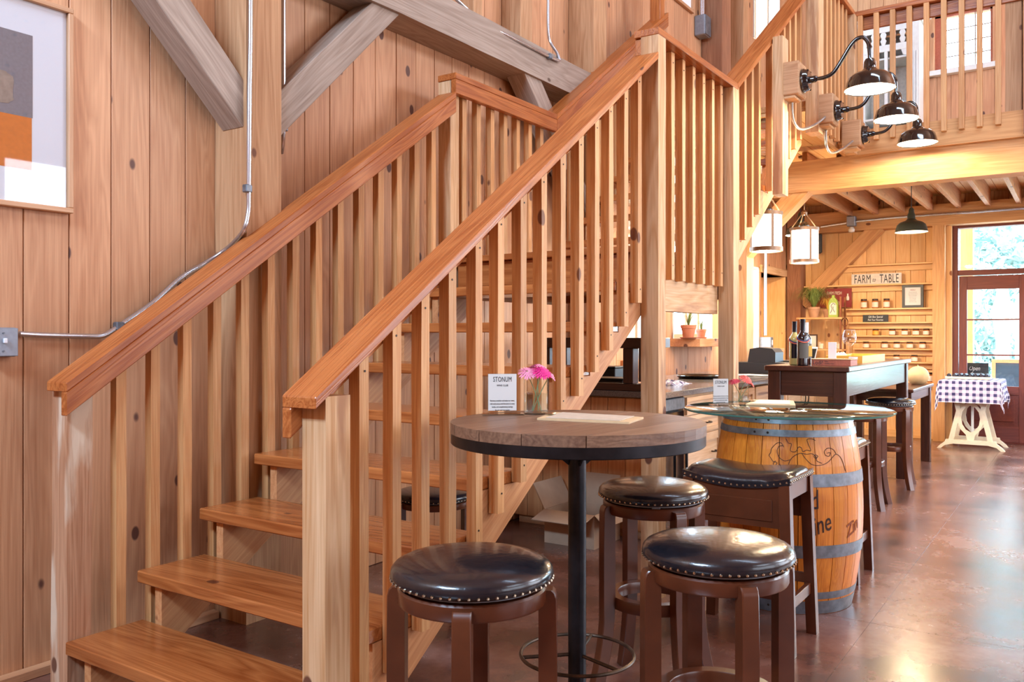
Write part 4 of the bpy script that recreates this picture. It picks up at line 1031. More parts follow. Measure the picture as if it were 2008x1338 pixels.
# ============================================================ CARDBOARD BOX
t = thing('cardboard_box', 'open cardboard box on the floor between the stairs and the counter', 'box', (4.36, 2.375, 0), 0)
def flapbox(t):
    W_, D_, H_ = .33, .34, .20
    obj('side', box(B(), 0, .005, 0, D_, 0, H_), 'cardboard', t); obj('side', box(B(), W_-.005, W_, 0, D_, 0, H_), 'cardboard', t)
    obj('side', box(B(), .005, W_-.005, 0, .005, 0, H_), 'cardboard', t); obj('side', box(B(), .005, W_-.005, D_-.005, D_, 0, H_), 'cardboard', t)
    obj('bottom', box(B(), .005, W_-.005, .005, D_-.005, 0, .005), 'cardboard', t)
    def flap(p, q, dirv, ln, wdn):
        bm = B(); p, q, dv = Vector(p), Vector(q), Vector(dirv).normalized()*ln; n = (q-p).cross(dv).normalized()*.002
        A_ = [p, q, q+dv+(p-q)*wdn, p+dv+(q-p)*wdn]; V = [bm.verts.new(a+n) for a in A_]; U = [bm.verts.new(a-n) for a in A_]
        bm.faces.new(V); bm.faces.new(U[::-1])
        for i in range(4): bm.faces.new((V[i], V[(i+1) % 4], U[(i+1) % 4], U[i]))
        obj('flap', bm, 'cardboard', t)
    flap((0, 0, H_), (0, D_, H_), (-1, 0, -.25), .15, .0)
    flap((W_, 0, H_), (W_, D_, H_), (.02, 0, 1), .19, .0)
    flap((0, D_, H_), (W_, D_, H_), (0, .5, .9), .17, .0)
    flap((0, 0, H_), (W_, 0, H_), (0, -.6, -.5), .10, .0)
flapbox(t)

# ============================================================ COUNTER ALONG THE LEFT WALL
CY = 2.115   # cabinet fronts
def knob(parent, x, y, z):
    o = obj('knob', lathe(B(), [(0, 0), (.006, 0), (.004, .014), (.009, .018), (.010, .024), (0, .028)], 12), 'iron', parent, local=False, smooth=True, world=Matrix.Translation((x, y, z)) @ Matrix.Rotation(PI/2, 4, 'X')); return o
def pull(parent, x, y, z, ln=.10, vertical=False):
    P = [(-ln/2, 0, 0), (-ln/2, -.02, 0), (-ln/4, -.030, 0), (0, -.033, 0), (ln/4, -.030, 0), (ln/2, -.02, 0), (ln/2, 0, 0)]
    if vertical: P = [(0, a[1], a[0]) for a in P]
    return obj('handle', tube(B(), smoothpath(P, 4), .005, 8), 'iron', parent, local=False, smooth=True, world=Matrix.Translation((x, y, z)))
def front(parent, name, x0, x1, z0, z1, mat='cabinet', panel='cabinet'):
    f = thing(name, None, None, ((x0+x1)/2, CY-.02, z0)); 
    for k in ('label', 'category'): 
        if k in f: del f[k]
    W_ = x1-x0; st_ = .05 if W_ > .25 and z1-z0 > .2 else .028
    bm = B(); h = (z1-z0)
    box(bm, -W_/2, -W_/2+st_, 0, .02, 0, h); box(bm, W_/2-st_, W_/2, 0, .02, 0, h); box(bm, -W_/2+st_, W_/2-st_, 0, .02, 0, st_); box(bm, -W_/2+st_, W_/2-st_, 0, .02, h-st_, h)
    box(bm, -W_/2+st_, W_/2-st_, .010, .018, st_, h-st_)
    o = obj(name, bm, mat, None); bpy.data.objects.remove(f)
    o.matrix_basis = Matrix.Translation(((x0+x1)/2, CY-.0205, z0)); attach(o, parent); return o
cab = thing('base_cabinet', 'tall cabinet end panel and black cooler bay beside the landing post', 'cabinet', (4.86, 2.7, 0))
for i in range(8): stick('board', 4.735, 4.753, 2.245+.12*i, 2.362+.12*i, .05, .862, 'stringer', cab)
stick('stile', 4.728, 4.753, 2.20, 2.243, .05, .862, 'back_pine', cab)
obj('carcass', box(B(), 4.755, 5.03, 2.20, 3.16, 0, .868), 'cabinet', cab, local=False)
t = thing('wine_cooler', 'black glass-fronted wine cooler under the granite counter next to the post', 'cooler', (4.86, 2.15, 0))
obj('body', box(B(), 4.735, 5.04, 2.14, 2.198, .02, .868), 'black', t, local=False)
obj('door', box(B(), 4.74, 5.035, 2.10, 2.139, .06, .78, .004), 'gloss_black', t, local=False)
obj('top_panel', box(B(), 4.74, 5.035, 2.095, 2.139, .79, .862, .004), 'galv', t, local=False)
obj('handle', tube(B(), [(4.98, 2.099, .72), (4.98, 2.06, .70), (4.98, 2.06, .15), (4.98, 2.099, .13)], .009, 8), 'black_steel', t, local=False, smooth=True)
obj('foot', box(B(), 4.75, 5.02, 2.15, 2.19, 0, .02), 'black', t, local=False)
def cabinet_unit(x0, x1, label, kind):
    c = thing('base_cabinet', label, 'cabinet', ((x0+x1)/2, 2.6, 0))
    obj('carcass', box(B(), x0, x1, CY, 2.98, .10, .868), 'cabinet', c, local=False)
    obj('toe_kick', box(B(), x0, x1, CY+.06, CY+.08, 0, .10), 'dark_wood', c, local=False)
    w_ = x1-x0
    if kind == 'drawers':
        a = front(c, 'drawer', x0+.01, x1-.01, .745, .855); pull(a, (x0+x1)/2+.03, CY-.021, .80, .07)
        b = front(c, 'drawer', x0+.01, x1-.01, .615, .735); pull(b, (x0+x1)/2+.03, CY-.021, .675, .07)
        d = front(c, 'door', x0+.01, x1-.01, .12, .600); pull(d, x1-.16, CY-.021, .47, .06); 
    else:
        d = front(c, 'door', x0+.01, (x0+x1)/2-.003, .12, .855, 'cabinet'); pull(d, (x0+x1)/2-.05, CY-.021, .70, .13, True)
        d = front(c, 'door', (x0+x1)/2+.003, x1-.01, .12, .855, 'cabinet'); pull(d, (x0+x1)/2+.05, CY-.021, .70, .13, True)
    return c
cabinet_unit(5.06, 5.68, 'maple base cabinet with two small drawers right of the black cooler', 'drawers')
cabinet_unit(5.69, 6.40, 'maple base cabinet behind the second landing post', 'doors')
cabinet_unit(6.41, 7.25, 'maple base cabinet with arched black handles behind the red flowers', 'doors')
cabinet_unit(7.26, 8.20, 'maple base cabinet hidden behind the near end of the dark tasting table', 'doors')
cabinet_unit(8.21, 9.45, 'maple base cabinet at the far end of the counter', 'doors')
t = obj('countertop', box(B(), 4.70, 9.50, 2.085, 2.992, .870, .908, .004), 'granite'); tag(t, 'long speckled grey granite countertop under the side windows', 'countertop')
GT = .908
# dark wooden rack at the near end
t = thing('wooden_rack', 'dark wooden rack standing on the near end of the counter, behind the stairs', 'rack', (5.2, 2.7, GT))
lie_y('bottom_rail', 4.71, 4.80, 2.24, 2.98, GT+.001, GT+.045, 'dark_wood', t)
for x in (4.72, 4.94):
    for y in (2.30, 2.90): stick('leg', x, x+.075, y, y+.07, GT+.046, 1.17, 'dark_wood', t)
obj('shelf', box(B(), 4.67, 5.05, 2.20, 2.985, 1.171, 1.235, .004), 'dark_wood', t, local=False)
for k, (x, y, lb) in enumerate(((4.92, 2.55, 'low black box on the counter below the dark rack, nearest the balusters'), (5.26, 2.78, 'taller black box on the counter just beyond the dark rack'))):
    tt = thing('storage_box', lb, 'box', (x, y, GT)); h = .07+.06*k
    obj('body', box(B(), -.10, .10, -.13, .13, 0, h-.012, .004), 'black', tt); obj('lid', box(B(), -.103, .103, -.133, .133, h-.011, h, .003), 'black', tt)
# things on the counter
p = onZ(1374, 737, GT); p = Vector((6.45, 2.55, GT))
t = thing('serving_tray', 'round black tray lying on the granite counter between the landing posts', 'tray', p)
obj('tray', lathe(B(), [(0, 0), (.17, 0), (.195, .022), (.20, .024), (.196, .027), (.168, .006), (0, .006)], 48), 'gloss_black', t, smooth=True)
t = thing('folded_cloth', 'crumpled pale checked cloth on the granite counter left of the black tray', 'cloth', (5.55, 2.42, GT))
bm = B(); g = {}
for i in range(13):
    for j in range(9):
        x, y = -.16+.32*i/12, -.10+.20*j/8
        e = max(abs(x)/.16, abs(y)/.10)
        g[i, j] = bm.verts.new((x+.01*math.sin(j), y+.01*math.sin(i*1.3), (.016+.012*math.sin(i*1.1+j*.7)+.006*math.sin(i*2.3-j))*(1-e**4)+.002))
for i in range(12):
    for j in range(8): bm.faces.new((g[i, j], g[i+1, j], g[i+1, j+1], g[i, j+1]))
uvl = bm.loops.layers.uv.new('UVMap')
for f in bm.faces:
    for l in f.loops: l[uvl].uv = (l.vert.co.x*1.5, l.vert.co.y*1.5)
o = obj('cloth', bm, 'gingham', t, smooth=True)
md = o.modifiers.new('thickness', 'SOLIDIFY'); md.thickness = .003
t = thing('cash_register', 'black cash drawer with a receipt printer on top, at the middle of the counter', 'cash register', (7.95, 2.42, GT))
obj('cash_drawer', box(B(), -.42, .10, -.22, .24, 0, .10, .004), 'black', t)
obj('drawer_front', box(B(), -.40, .08, -.228, -.2205, .01, .09, .002), 'black', t)
bm = B(); prism(bm, [(-.13, .101), (-.13, .19), (-.10, .225), (.02, .235), (.10, .22), (.12, .101)], 'x', -.40, -.16); obj('printer', bm, 'black', t)
obj('tray_top', box(B(), -.14, .10, -.20, .22, .101, .112, .002), 'black', t)
t = thing('paper_sheets', 'loose white papers on the counter in front of the cash drawer', 'papers', (7.1, 2.40, GT))
for k, (a, b, r) in enumerate(((0, 0, .2), (.04, -.06, -.35), (-.05, .03, .6))):
    bm = box(B(), -.10, .10, -.14, .14, .001+.003*k, .003+.003*k); bmesh.ops.rotate(bm, verts=bm.verts, cent=(0, 0, 0), matrix=Matrix.Rotation(r, 3, 'Z')); bmesh.ops.translate(bm, verts=bm.verts, vec=(a, b, 0)); obj('sheet', bm, 'paper', t)
t = thing('tablet_stand', 'white tablet tilted on a stand behind the dark tasting table', 'tablet', (9.05, 2.42, GT), math.radians(30))
obj('stand', lathe(B(), [(0, 0), (.07, 0), (.07, .008), (.02, .012), (.015, .12), (0, .12)], 20), 'gloss_white', t, smooth=True)
TM = Matrix.Translation((0, 0, .15)) @ Matrix.Rotation(math.radians(-40), 4, 'Y')
bm = box(B(), -.006, .006, -.10, .10, -.07, .09, .003); bm.transform(TM); obj('tablet', bm, 'gloss_white', t)
bm = box(B(), -.0078, -.0062, -.088, .088, -.055, .075); bm.transform(TM); obj('screen', bm, 'black', t)
# flat power boxes on the wall post
for k, (z0, h, lb) in enumerate(((1.10, .13, 'upper grey power outlet box beside the side window'), (.955, .14, 'lower grey power outlet box above the counter beside the side window'))):
    tt = thing('outlet_box', lb, 'outlet', (9.99, 3.10, z0))
    obj('box', box(B(), -.045, .045, -.03, .105, 0, h, .004), 'box_grey', tt); obj('plate', box(B(), -.042, .042, -.034, -.0305, .006, h-.006, .002), 'galv', tt)
    obj('socket', box(B(), -.017, .017, -.038, -.0345, h/2-.03, h/2+.03, .003), 'gloss_white', tt)
conduit([(9.975, 3.15, 2.5), (9.975, 3.15, 1.9), (9.975, 3.15, 1.25)], 'left of two pipes beside the side window above the power boxes', r=.012)
conduit([(10.02, 3.15, 2.5), (10.02, 3.15, 1.9), (10.02, 3.15, 1.25)], 'right of two pipes beside the side window above the power boxes', r=.012)

def potted(px, py, Y, z, r, h, label, nleaf, spread, lh, droop=.4, pot='terracotta', seed=1, X=None, leafmat='leaf', saucer=True):
    p = onY(px, py, Y) if X is None else onX(px, py, X); rnd = random.Random(seed)
    t = thing('potted_plant', label, 'plant', (p.x, p.y, z))
    obj('pot', lathe(B(), [(0, 0), (r*.68, 0), (r*.92, h*.74), (r, h*.75), (r*1.04, h), (r*.92, h), (r*.88, h*.8), (0, h*.8)], 24), pot, t, smooth=True)
    obj('soil', cyl(B(), (0, 0, h*.8), r*.86, h*.05, 20), 'iron', t)
    if saucer: obj('saucer', lathe(B(), [(0, 0), (r*.95, 0), (r*1.15, .012), (r*1.1, .014), (r*.7, .004), (0, .004)], 24), pot, t, smooth=True)
    bm = B()
    for i in range(nleaf):
        a = rnd.uniform(0, 2*PI); s = rnd.uniform(.3, 1)*spread; hh = lh*rnd.uniform(.6, 1); wd = .0045*rnd.uniform(.7, 1.3); pr = None
        for k in range(6):
            q = k/5; rr_ = s*q**1.2; z_ = h*.8+hh*math.sin(q*PI*(.5+droop*.5*rnd.uniform(.6, 1)))
            wv = wd*(1-q*.9); c = (rr_*math.cos(a), rr_*math.sin(a), z_)
            v = [bm.verts.new((c[0]-math.sin(a)*wv, c[1]+math.cos(a)*wv, c[2])), bm.verts.new((c[0]+math.sin(a)*wv, c[1]-math.cos(a)*wv, c[2]))]
            if pr: bm.faces.new((pr[0], pr[1], v[1], v[0]))
            pr = v
    o = obj('foliage', bm, leafmat, t); return t
potted(1350, 665, 3.02, W1[2], .070, .125, 'terracotta pot with a small plant on the left window sill', 26, .10, .16, seed=3)
potted(1375, 665, 3.12, W1[2], .05, .09, 'small plant in a low pot at the right of the left window sill', 14, .09, .12, seed=5)
potted(1461, 690, 3.05, W2[2], .065, .12, 'terracotta pot with spidery leaves on the sill of the farther side window', 20, .26, .18, 1.0, seed=8)

# ============================================================ DARK TASTING TABLE AND ITS NEIGHBOUR
IZ = 1.045
def big_table(label, x0, x1, y0, y1, z, apron, leg, ov=.02, topt=.035):
    t = thing('tasting_table', label, 'table', ((x0+x1)/2, (y0+y1)/2, 0))
    obj('tabletop', box(B(), x0, x1, y0, y1, z-topt, z, .006), 'dark_wood', t, local=False)
    a, b, c, d = x0+ov, x1-ov, y0+ov, y1-ov; zt = z-topt-.0005
    for xx in (a, b-leg):
        for yy in (c, d-leg): stick('leg', xx, xx+leg, yy, yy+leg, 0, zt, 'dark_wood', t, bevel=.004)
    lie_y('apron', a+.012, a+.034, c+leg, d-leg, zt-apron, zt, 'dark_wood', t); lie_y('apron', b-.034, b-.012, c+leg, d-leg, zt-apron, zt, 'dark_wood', t)
    lie_x('apron', a+leg, b-leg, c+.012, c+.034, zt-apron, zt, 'dark_wood', t); lie_x('apron', a+leg, b-leg, d-.034, d-.012, zt-apron, zt, 'dark_wood', t)
    return t
c1 = onZ(1667, 721.5, IZ)
big_table('long dark-stained tasting table with bottles on it, behind the barrel', 5.78, 8.12, 1.275, 1.83, IZ, .165, .085)
big_table('lower dark table with a melon on it, at the far end of the tasting table', 8.18, 9.38, 1.265, 2.02, .772, .085, .085, topt=.03)
def bottle(px, py, z, r, h, glassm, label, labm='label_grey', neck=.028, foil='foil', rib=True, xy=None):
    p = onZ(px, py, z) if xy is None else Vector((*xy, z))
    t = thing('wine_bottle', label, 'bottle', (p.x, p.y, z), YAW+PI)
    nr = r*.38
    obj('glass', lathe(B(), [(0, .004), (r*.8, 0), (r, .006), (r, h*.58), (r*.94, h*.63), (r*.62, h*.69), (nr*1.05, h*.74), (nr, h*.98), (nr*1.12, h*.985), (nr*1.12, h), (0, h)], 28), glassm, t, smooth=True)
    obj('foil', lathe(B(), [(nr*1.12, h*.76), (nr*1.14, h*.97), (nr*1.2, h*.985), (nr*1.2, h+.001), (0, h+.001)], 20), foil, t, smooth=True)
    obj('label', lathe(B(), [(r+.0008, h*.16), (r+.0008, h*.50)], 16, a0=-.9, a1=.9), labm, t, smooth=True)
    if rib:
        for mat, off in (('ribbon', 0), ('navy', .009)):
            pts = []
            for k in range(25):
                a = 2*PI*k/24; zz = h*.66+off-.05*math.sin(a*.5)**2*(1 if math.cos(a) < 2 else 1)
                rr_ = r*1.02 if zz < h*.60 else r*(.98-.5*max(0, (zz/h-.60))/.12)
                pts.append((rr_*math.cos(a+PI), rr_*math.sin(a+PI), zz))
            obj('ribbon', tube(B(), pts[:-1], .0045, 5, closed=True), mat, t, smooth=True)
    return t
D = lambda px, d: (d*CA+(px-1004)/FPX*d*SA, d*SA-(px-1004)/FPX*d*CA)
bottle(0, 0, IZ, .036, .30, 'bottle_pale', 'pale white-wine bottle, leftmost on the dark tasting table', xy=D(1558, 5.86), labm='foil')
bottle(0, 0, IZ, .039, .315, 'bottle_dark', 'dark red-wine bottle with a coral ribbon, in front on the tasting table', xy=D(1574, 5.76))
bottle(0, 0, IZ, .036, .295, 'bottle_dark', 'bottle wrapped in white paper behind the dark bottle on the tasting table', xy=D(1581, 5.98), foil='gloss_white', rib=False)
xy = D(1588, 5.75); t = thing('price_card', 'small upright yellow card beside the dark wine bottle', 'card', (xy[0], xy[1], IZ+.062), YAW-PI/2)
obj('card', box(B(), -.014, .014, -.006, .006, 0, .072, .001), 'yellow', t)
# wooden book-like box with lettering on its spine, facing the near end of the table
bk0, bk1 = onX(1591, 719, 5.93), onX(1668, 719, 5.93)
yc = (bk0.y+bk1.y)/2; hw = abs(bk0.y-bk1.y)/2
t = thing('wooden_book', 'brown wooden box lettered on its near side, lying across the tasting table', 'book', (6.03, yc, IZ))
obj('body', box(B(), -.10, .10, -hw, hw, 0, .040, .002), 'board_brown', t)
obj('lid', box(B(), -.103, .103, -hw-.003, hw+.003, .0405, .046, .001), 'frame_wood', t)
text('lettering', 'Lodi!', .036, frame_at((5.9295, yc+hw-.008, IZ+.009), (0, -1, 0), (0, 0, 1)), 'ink', t, xs=.95, ext=.0003)
text('lettering', 'Rules', .011, frame_at((5.9295, yc+hw-.088, IZ+.026), (0, -1, 0), (0, 0, 1)), 'ink', t, ext=.0003)
text('lettering', 'Tasting notes', .011, frame_at((5.9295, yc+hw-.088, IZ+.012), (0, -1, 0), (0, 0, 1)), 'ink', t, ext=.0003)
xy = (6.02, onX(1632, 700, 6.02).y)
t = thing('white_card', 'narrow white card standing on the lettered wooden box', 'card', (xy[0], xy[1], IZ+.0465), 0)
obj('card', box(B(), -.004, .004, -.026, .026, 0, .112, .001), 'gloss_white', t)
def wine_glass(x, y, z, label, s=1.0):
    t = thing('wine_glass', label, 'glass', (x, y, z))
    pr = [(.036, 0), (.034, .002), (.006, .006), (.0045, .014), (.0042, .075), (.008, .085), (.030, .100), (.044, .125), (.046, .150), (.040, .180), (.034, .198)]
    ins = [(.0335, .198), (.0392, .180), (.0450, .150), (.043, .126), (.029, .103), (0, .090)]
    o = obj('glass', lathe(B(), [(a*s, b*s) for a, b in [(0, 0)]+pr+ins], 36), 'glass', t, smooth=True)
    obj('rim', lathe(B(), [(.0342*s, .1975*s), (.0350*s, .1985*s), (.0338*s, .1990*s), (.0342*s, .1975*s)], 36), 'gloss_white', t, smooth=True); return t
y_ = onX(1665, 700, 6.02).y
wine_glass(6.03, y_, IZ+.0465, 'large empty wine glass on the right end of the lettered wooden box', .98)
t = thing('plastic_cup', 'small clear cup between the wooden box and the yellow tray', 'cup', (6.20, onX(1673, 712, 6.2).y, IZ))
obj('cup', lathe(B(), [(0, 0), (.022, 0), (.030, .055), (.028, .055), (.021, .003), (0, .003)], 20), 'gloss_white', t, smooth=True)
t = thing('snack_tray', 'shallow golden wooden tray at the middle of the tasting table', 'tray', (7.0, 1.49, IZ))
yk = 'tan_menu'
M['golden'] = plain('golden_wood', rgb(226, 170, 66), 0.5)
obj('bottom', box(B(), -.42, .42, -.13, .13, 0, .008), 'golden', t)
for (a, b, c, d) in ((-.42, .42, -.13, -.118), (-.42, .42, .118, .13), (-.42, -.408, -.118, .118), (.408, .42, -.118, .118)): obj('side', box(B(), a, b, c, d, .008, .055, .001), 'golden', t)
for k in range(5):
    tt = thing('tasting_cup', '%s small pointed white cup in the golden tray, counted from the wine glass' % ORD[k], 'cup', (6.66+.085*k, 1.585, IZ+.009), 0, 'white cups in the golden tray')
    obj('cup', lathe(B(), [(0, 0), (.014, 0), (.022, .045), (.004, .065), (0, .066)], 14), 'cream', tt, smooth=True)
t = thing('melon', 'pale round melon on the lower dark table in front of the jar shelves', 'melon', (9.05, onX(1800, 740, 9.05).y, .772))
bm = B(); bmesh.ops.create_uvsphere(bm, u_segments=32, v_segments=18, radius=.10, matrix=Matrix.Translation((0, 0, .088)))
for v in bm.verts:
    a = math.atan2(v.co.y, v.co.x); f = 1+.012*math.cos(a*10); v.co.x *= f*1.05; v.co.y *= f; v.co.z *= .95
obj('rind', bm, 'melon', t, smooth=True); obj('stalk', tube(B(), [(0, 0, .172), (.005, 0, .182), (.012, .004, .188)], .006, 6), 'stem', t, smooth=True)

# ============================================================ SHELF WALL
SX0, SX1 = 11.165, 11.278
shelves = [('topmost', 2.128, 1.516, 2.70), ('second', 1.882, 1.516, 3.02), ('third', 1.584, 1.516, 2.52), ('fourth', 1.414, 1.516, 2.49), ('fifth', 1.250, 1.516, 2.49), ('sixth', 1.091, 1.516, 2.42), ('seventh', .930, 1.516, 2.42), ('lowest', .690, 1.516, 2.42)]
for nm, z, y0, y1 in shelves:
    t = thing('wall_shelf', '%s narrow pine shelf on the wall left of the glazed door' % nm, 'shelf', (11.25, (y0+y1)/2, z))
    lie_y('shelf_board', SX0, SX1, y0, y1, z-.019, z, 'back_pine', t); lie_y('ledger', 11.262, SX1, y0, y1, z-.085, z-.0195, 'back_pine', t)
def jar(y, z, h, r, label, group, lab='jar_label'):
    t = thing('jar', label, 'jar', (11.20, y, z), PI, group)
    obj('glass', lathe(B(), [(0, 0), (r*.95, 0), (r, .004), (r, h*.72), (r*.88, h*.80), (0, h*.80)], 20), 'jam', t, smooth=True)
    obj('lid', lathe(B(), [(0, h*.80), (r*.93, h*.80), (r*.95, h*.82), (r*.95, h*.98), (r*.9, h), (0, h)], 20), 'lid', t, smooth=True)
    obj('label', lathe(B(), [(r+.001, h*.12), (r+.001, h*.66)], 16, a0=-1.35, a1=1.35), lab, t, smooth=True)
    return t
ordn = ['leftmost', 'second', 'third', 'fourth', 'rightmost']
yy_ = lambda px: onX(px, 600, 11.20).y
for i, px in enumerate((1694, 1716, 1738.5)): jar(yy_(px), 1.584, .118, .037, '%s of the three tall jars on the shelf with the black framed notice' % ('left', 'middle', 'right')[i], 'tall jars on the third shelf')
for i, px in enumerate((1717, 1749.5, 1774, 1796, 1816.5)): jar(yy_(px), 1.250, .082, .037, '%s of five small jars on the shelf under the slate sign' % ordn[i], 'small jars on the fifth shelf', 'jar_label' if i else 'golden')
for i, px in enumerate((1698, 1735, 1758.5, 1784, 1809)): jar(yy_(px), 1.091, .082, .037, '%s of five small jars level with the wine glass bowl' % ordn[i], 'small jars on the sixth shelf')
for i, px in enumerate((1700, 1727, 1758, 1793)): jar(yy_(px), .930, .085, .037, '%s jar on the seventh shelf, half hidden by the golden tray' % ['leftmost', 'second', 'third', 'rightmost'][i], 'jars on the seventh shelf')
jar(yy_(1823), .690, .118, .040, 'single tall jar on the lowest shelf beside the melon', 'jar on the lowest shelf')
NE = ((0, -1, 0), (0, 0, 1))
a0, a1 = onX(1670, 548, 11.19), onX(1768, 548, 11.19); yc, hw = (a0.y+a1.y)/2, (a0.y-a1.y)/2
t = thing('wooden_sign', 'whitewashed board sign with black lettering on the second shelf', 'sign', (11.19, yc, 1.883), 0)
bm = box(B(), -.010, .010, -hw, hw, 0, .13, .002); obj('board', bm, 'white_sign', t)
text('lettering', 'FARM', .150, frame_at((11.1795, yc+hw-.03, 1.883+.014), *NE), 'ink', t, xs=.50, ext=.0004, space=1.10)
text('lettering', 'to', .075, frame_at((11.1795, yc+.045, 1.883+.030), *NE), 'ink', t, xs=.60, ext=.0004, shear=.3)
text('lettering', 'TABLE', .150, frame_at((11.1795, yc-.040, 1.883+.014), *NE), 'ink', t, xs=.49, ext=.0004, space=1.08)
a0, a1 = onX(1769, 580, 11.2), onX(1811, 580, 11.2); yc, hw = (a0.y+a1.y)/2, (a0.y-a1.y)/2
t = thing('framed_notice', 'black framed printed notice leaning on the third shelf', 'frame', (11.20, yc, 1.585)); h = .275
for (a, b, c, d) in ((-hw, hw, 0, .03), (-hw, hw, h-.03, h), (-hw, -hw+.03, .03, h-.03), (hw-.03, hw, .03, h-.03)): obj('frame_rail', box(B(), -.009, .009, a, b, c, d, .001), 'black', t)
obj('paper', box(B(), .0, .003, -hw+.03, hw-.03, .03, h-.03), 'paper', t)
text('lettering', 'MENU', .026, frame_at((11.1995, yc, 1.585+.205), *NE), 'red_sign', t, xs=.8, ext=.0003, align='CENTER')
for i in range(7): text('lettering', ('fresh jams and preserves', 'made on the farm with fruit', 'from our own orchards', 'honey, olives and oils', 'ask for a taste today', 'gift boxes available', 'thank you for visiting')[i], .012, frame_at((11.1995, yc, 1.585+.182-.019*i), *NE), 'ink', t, xs=.75, ext=.0002, align='CENTER')
a0, a1 = onX(1692, 620, 11.21), onX(1742, 620, 11.21); yc, hw = (a0.y+a1.y)/2, (a0.y-a1.y)/2
t = thing('slate_sign', 'small black slate sign with pale writing on the fourth shelf', 'sign', (11.21, yc, 1.415))
obj('slate', box(B(), -.006, .006, -hw, hw, 0, .090, .001), 'slate', t)
text('lettering', 'Gift Box Special', .036, frame_at((11.2035, yc, 1.415+.053), *NE), 'chalk', t, xs=.72, ext=.0002, align='CENTER', shear=.2)
text('lettering', 'Pick Your Favorites', .034, frame_at((11.2035, yc, 1.415+.016), *NE), 'chalk', t, xs=.66, ext=.0002, align='CENTER', shear=.2)
# red sign hung on the boards
b0, b1 = onX(1607, 585, 11.24), onX(1670, 585, 11.24); yc, hw = (b0.y+b1.y)/2, (b0.y-b1.y)/2; zt = onX(1640, 566, 11.24).z; zl = onX(1640, 603, 11.24).z
t = thing('red_sign', 'dark red board sign with pale lettering behind the grassy plant', 'sign', (11.24, yc, zl)); h = zt-zl
obj('board', box(B(), -.008, .008, -hw, hw, 0, h, .002), 'red_sign', t)
text('lettering', 'FARM FRESH', .058, frame_at((11.2315, yc+.01, zl+h-.078), *NE), 'cream', t, xs=.56, ext=.0004, align='CENTER')
text('lettering', 'EGGS', .058, frame_at((11.2315, yc-.02, zl+.035), *NE), 'cream', t, xs=.56, ext=.0004, align='CENTER')
bm = B(); lathe(bm, [(.014, 0), (.018, .01), (.018, .04), (.008, .065), (.010, .085), (0, .085)], 14); bm.transform(Matrix.Translation((-.012, -hw+.045, .085))); obj('bottle_emblem', bm, 'cream', t, smooth=True)
# wood and metal plant stand in the corner
t = thing('plant_stand', 'narrow wood and metal plant stand in the corner left of the jar shelves', 'stand', (10.85, 2.6, 0))
sy0, sy1 = onX(1567, 620, 10.85).y, onX(1656, 620, 10.85).y; z1 = onX(1610, 623, 10.85).z; z2 = onX(1610, 684.5, 10.85).z
for z in (z1, z2, .45): lie_y('shelf_board', 10.72, 10.98, sy1, sy0, z-.024, z, 'loft_beam', t)
for x in (10.74, 10.96):
    for y in (sy1+.02, sy0-.02): obj('metal_post', box(B(), x-.010, x+.010, y-.010, y+.010, 0, 1.72 if y < 2.6 else z1-.025), 'copper', t, local=False)
bm = B()
for s_ in (1, -1):
    c = Vector((10.73, sy1-.03, z1-.06)); tube(bm, [c+Vector((0, .035*math.cos(a)*s_, .05*math.sin(a))) for a in [i*PI/8 for i in range(13)]], .005, 6)
obj('scroll', bm, 'copper', t, local=False, smooth=True)
yp = lambda px, X=10.85: onX(px, 600, X).y
potted(0, 0, 0, z1, .075, .13, 'grassy plant in a pale pot on the upper shelf of the corner stand', 300, .36, .28, .8, 'pot_pale', 11, leafmat='leaf', saucer=False).location = (10.83, yp(1597), z1)
potted(0, 0, 0, z1, .06, .10, 'dry wispy plant between the grassy plant and the green tin', 60, .16, .18, .8, 'pot_pale', 12, leafmat='golden', saucer=False).location = (10.90, yp(1621), z1)
y0 = yp(1634.5, 10.80)
t = thing('tin_lantern', 'green bottle-shaped tin decoration on the upper shelf of the corner stand', 'decoration', (10.80, y0, z1))
w2 = .054; H2 = .270
bm = B(); prism(bm, [(-w2, 0), (w2, 0), (w2, H2*.66), (w2*.8, H2*.78), (w2*.25, H2*.90), (w2*.22, H2), (-w2*.22, H2), (-w2*.25, H2*.90), (-w2*.8, H2*.78), (-w2, H2*.66)], 'x', -.025, .025); obj('body', bm, 'green_glaze', t)
bm = B(); prism(bm, [(-w2*.75, .03), (w2*.75, .03), (w2*.75, H2*.55), (w2*.4, H2*.66), (-w2*.4, H2*.66), (-w2*.75, H2*.55)], 'x', -.027, -.0255); obj('face', bm, 'white_sign', t)
bm = B(); tube(bm, smoothpath([(-.0285, w2*.6, .05), (-.0285, w2*.2, .10), (-.0285, w2*.4, .14), (-.0285, -w2*.1, .17), (-.0285, -w2*.5, .15)], 4), .003, 5); tube(bm, smoothpath([(-.0285, -w2*.4, .06), (-.0285, -w2*.1, .09), (-.0285, 0, .13)], 4), .003, 5); obj('scribble', bm, 'ink', t)
t = thing('small_frame', 'small dark framed picture on the lower shelf of the corner stand', 'frame', (10.88, yp(1591, 10.88), z2))
for (a, b, c, d) in ((-.075, .075, 0, .015), (-.075, .075, .165, .18), (-.075, -.06, .015, .165), (.06, .075, .015, .165)): obj('frame_rail', box(B(), -.006, .006, a, b, c, d), 'lid', t)
obj('paper', box(B(), 0, .002, -.06, .06, .015, .165), 'paper', t)
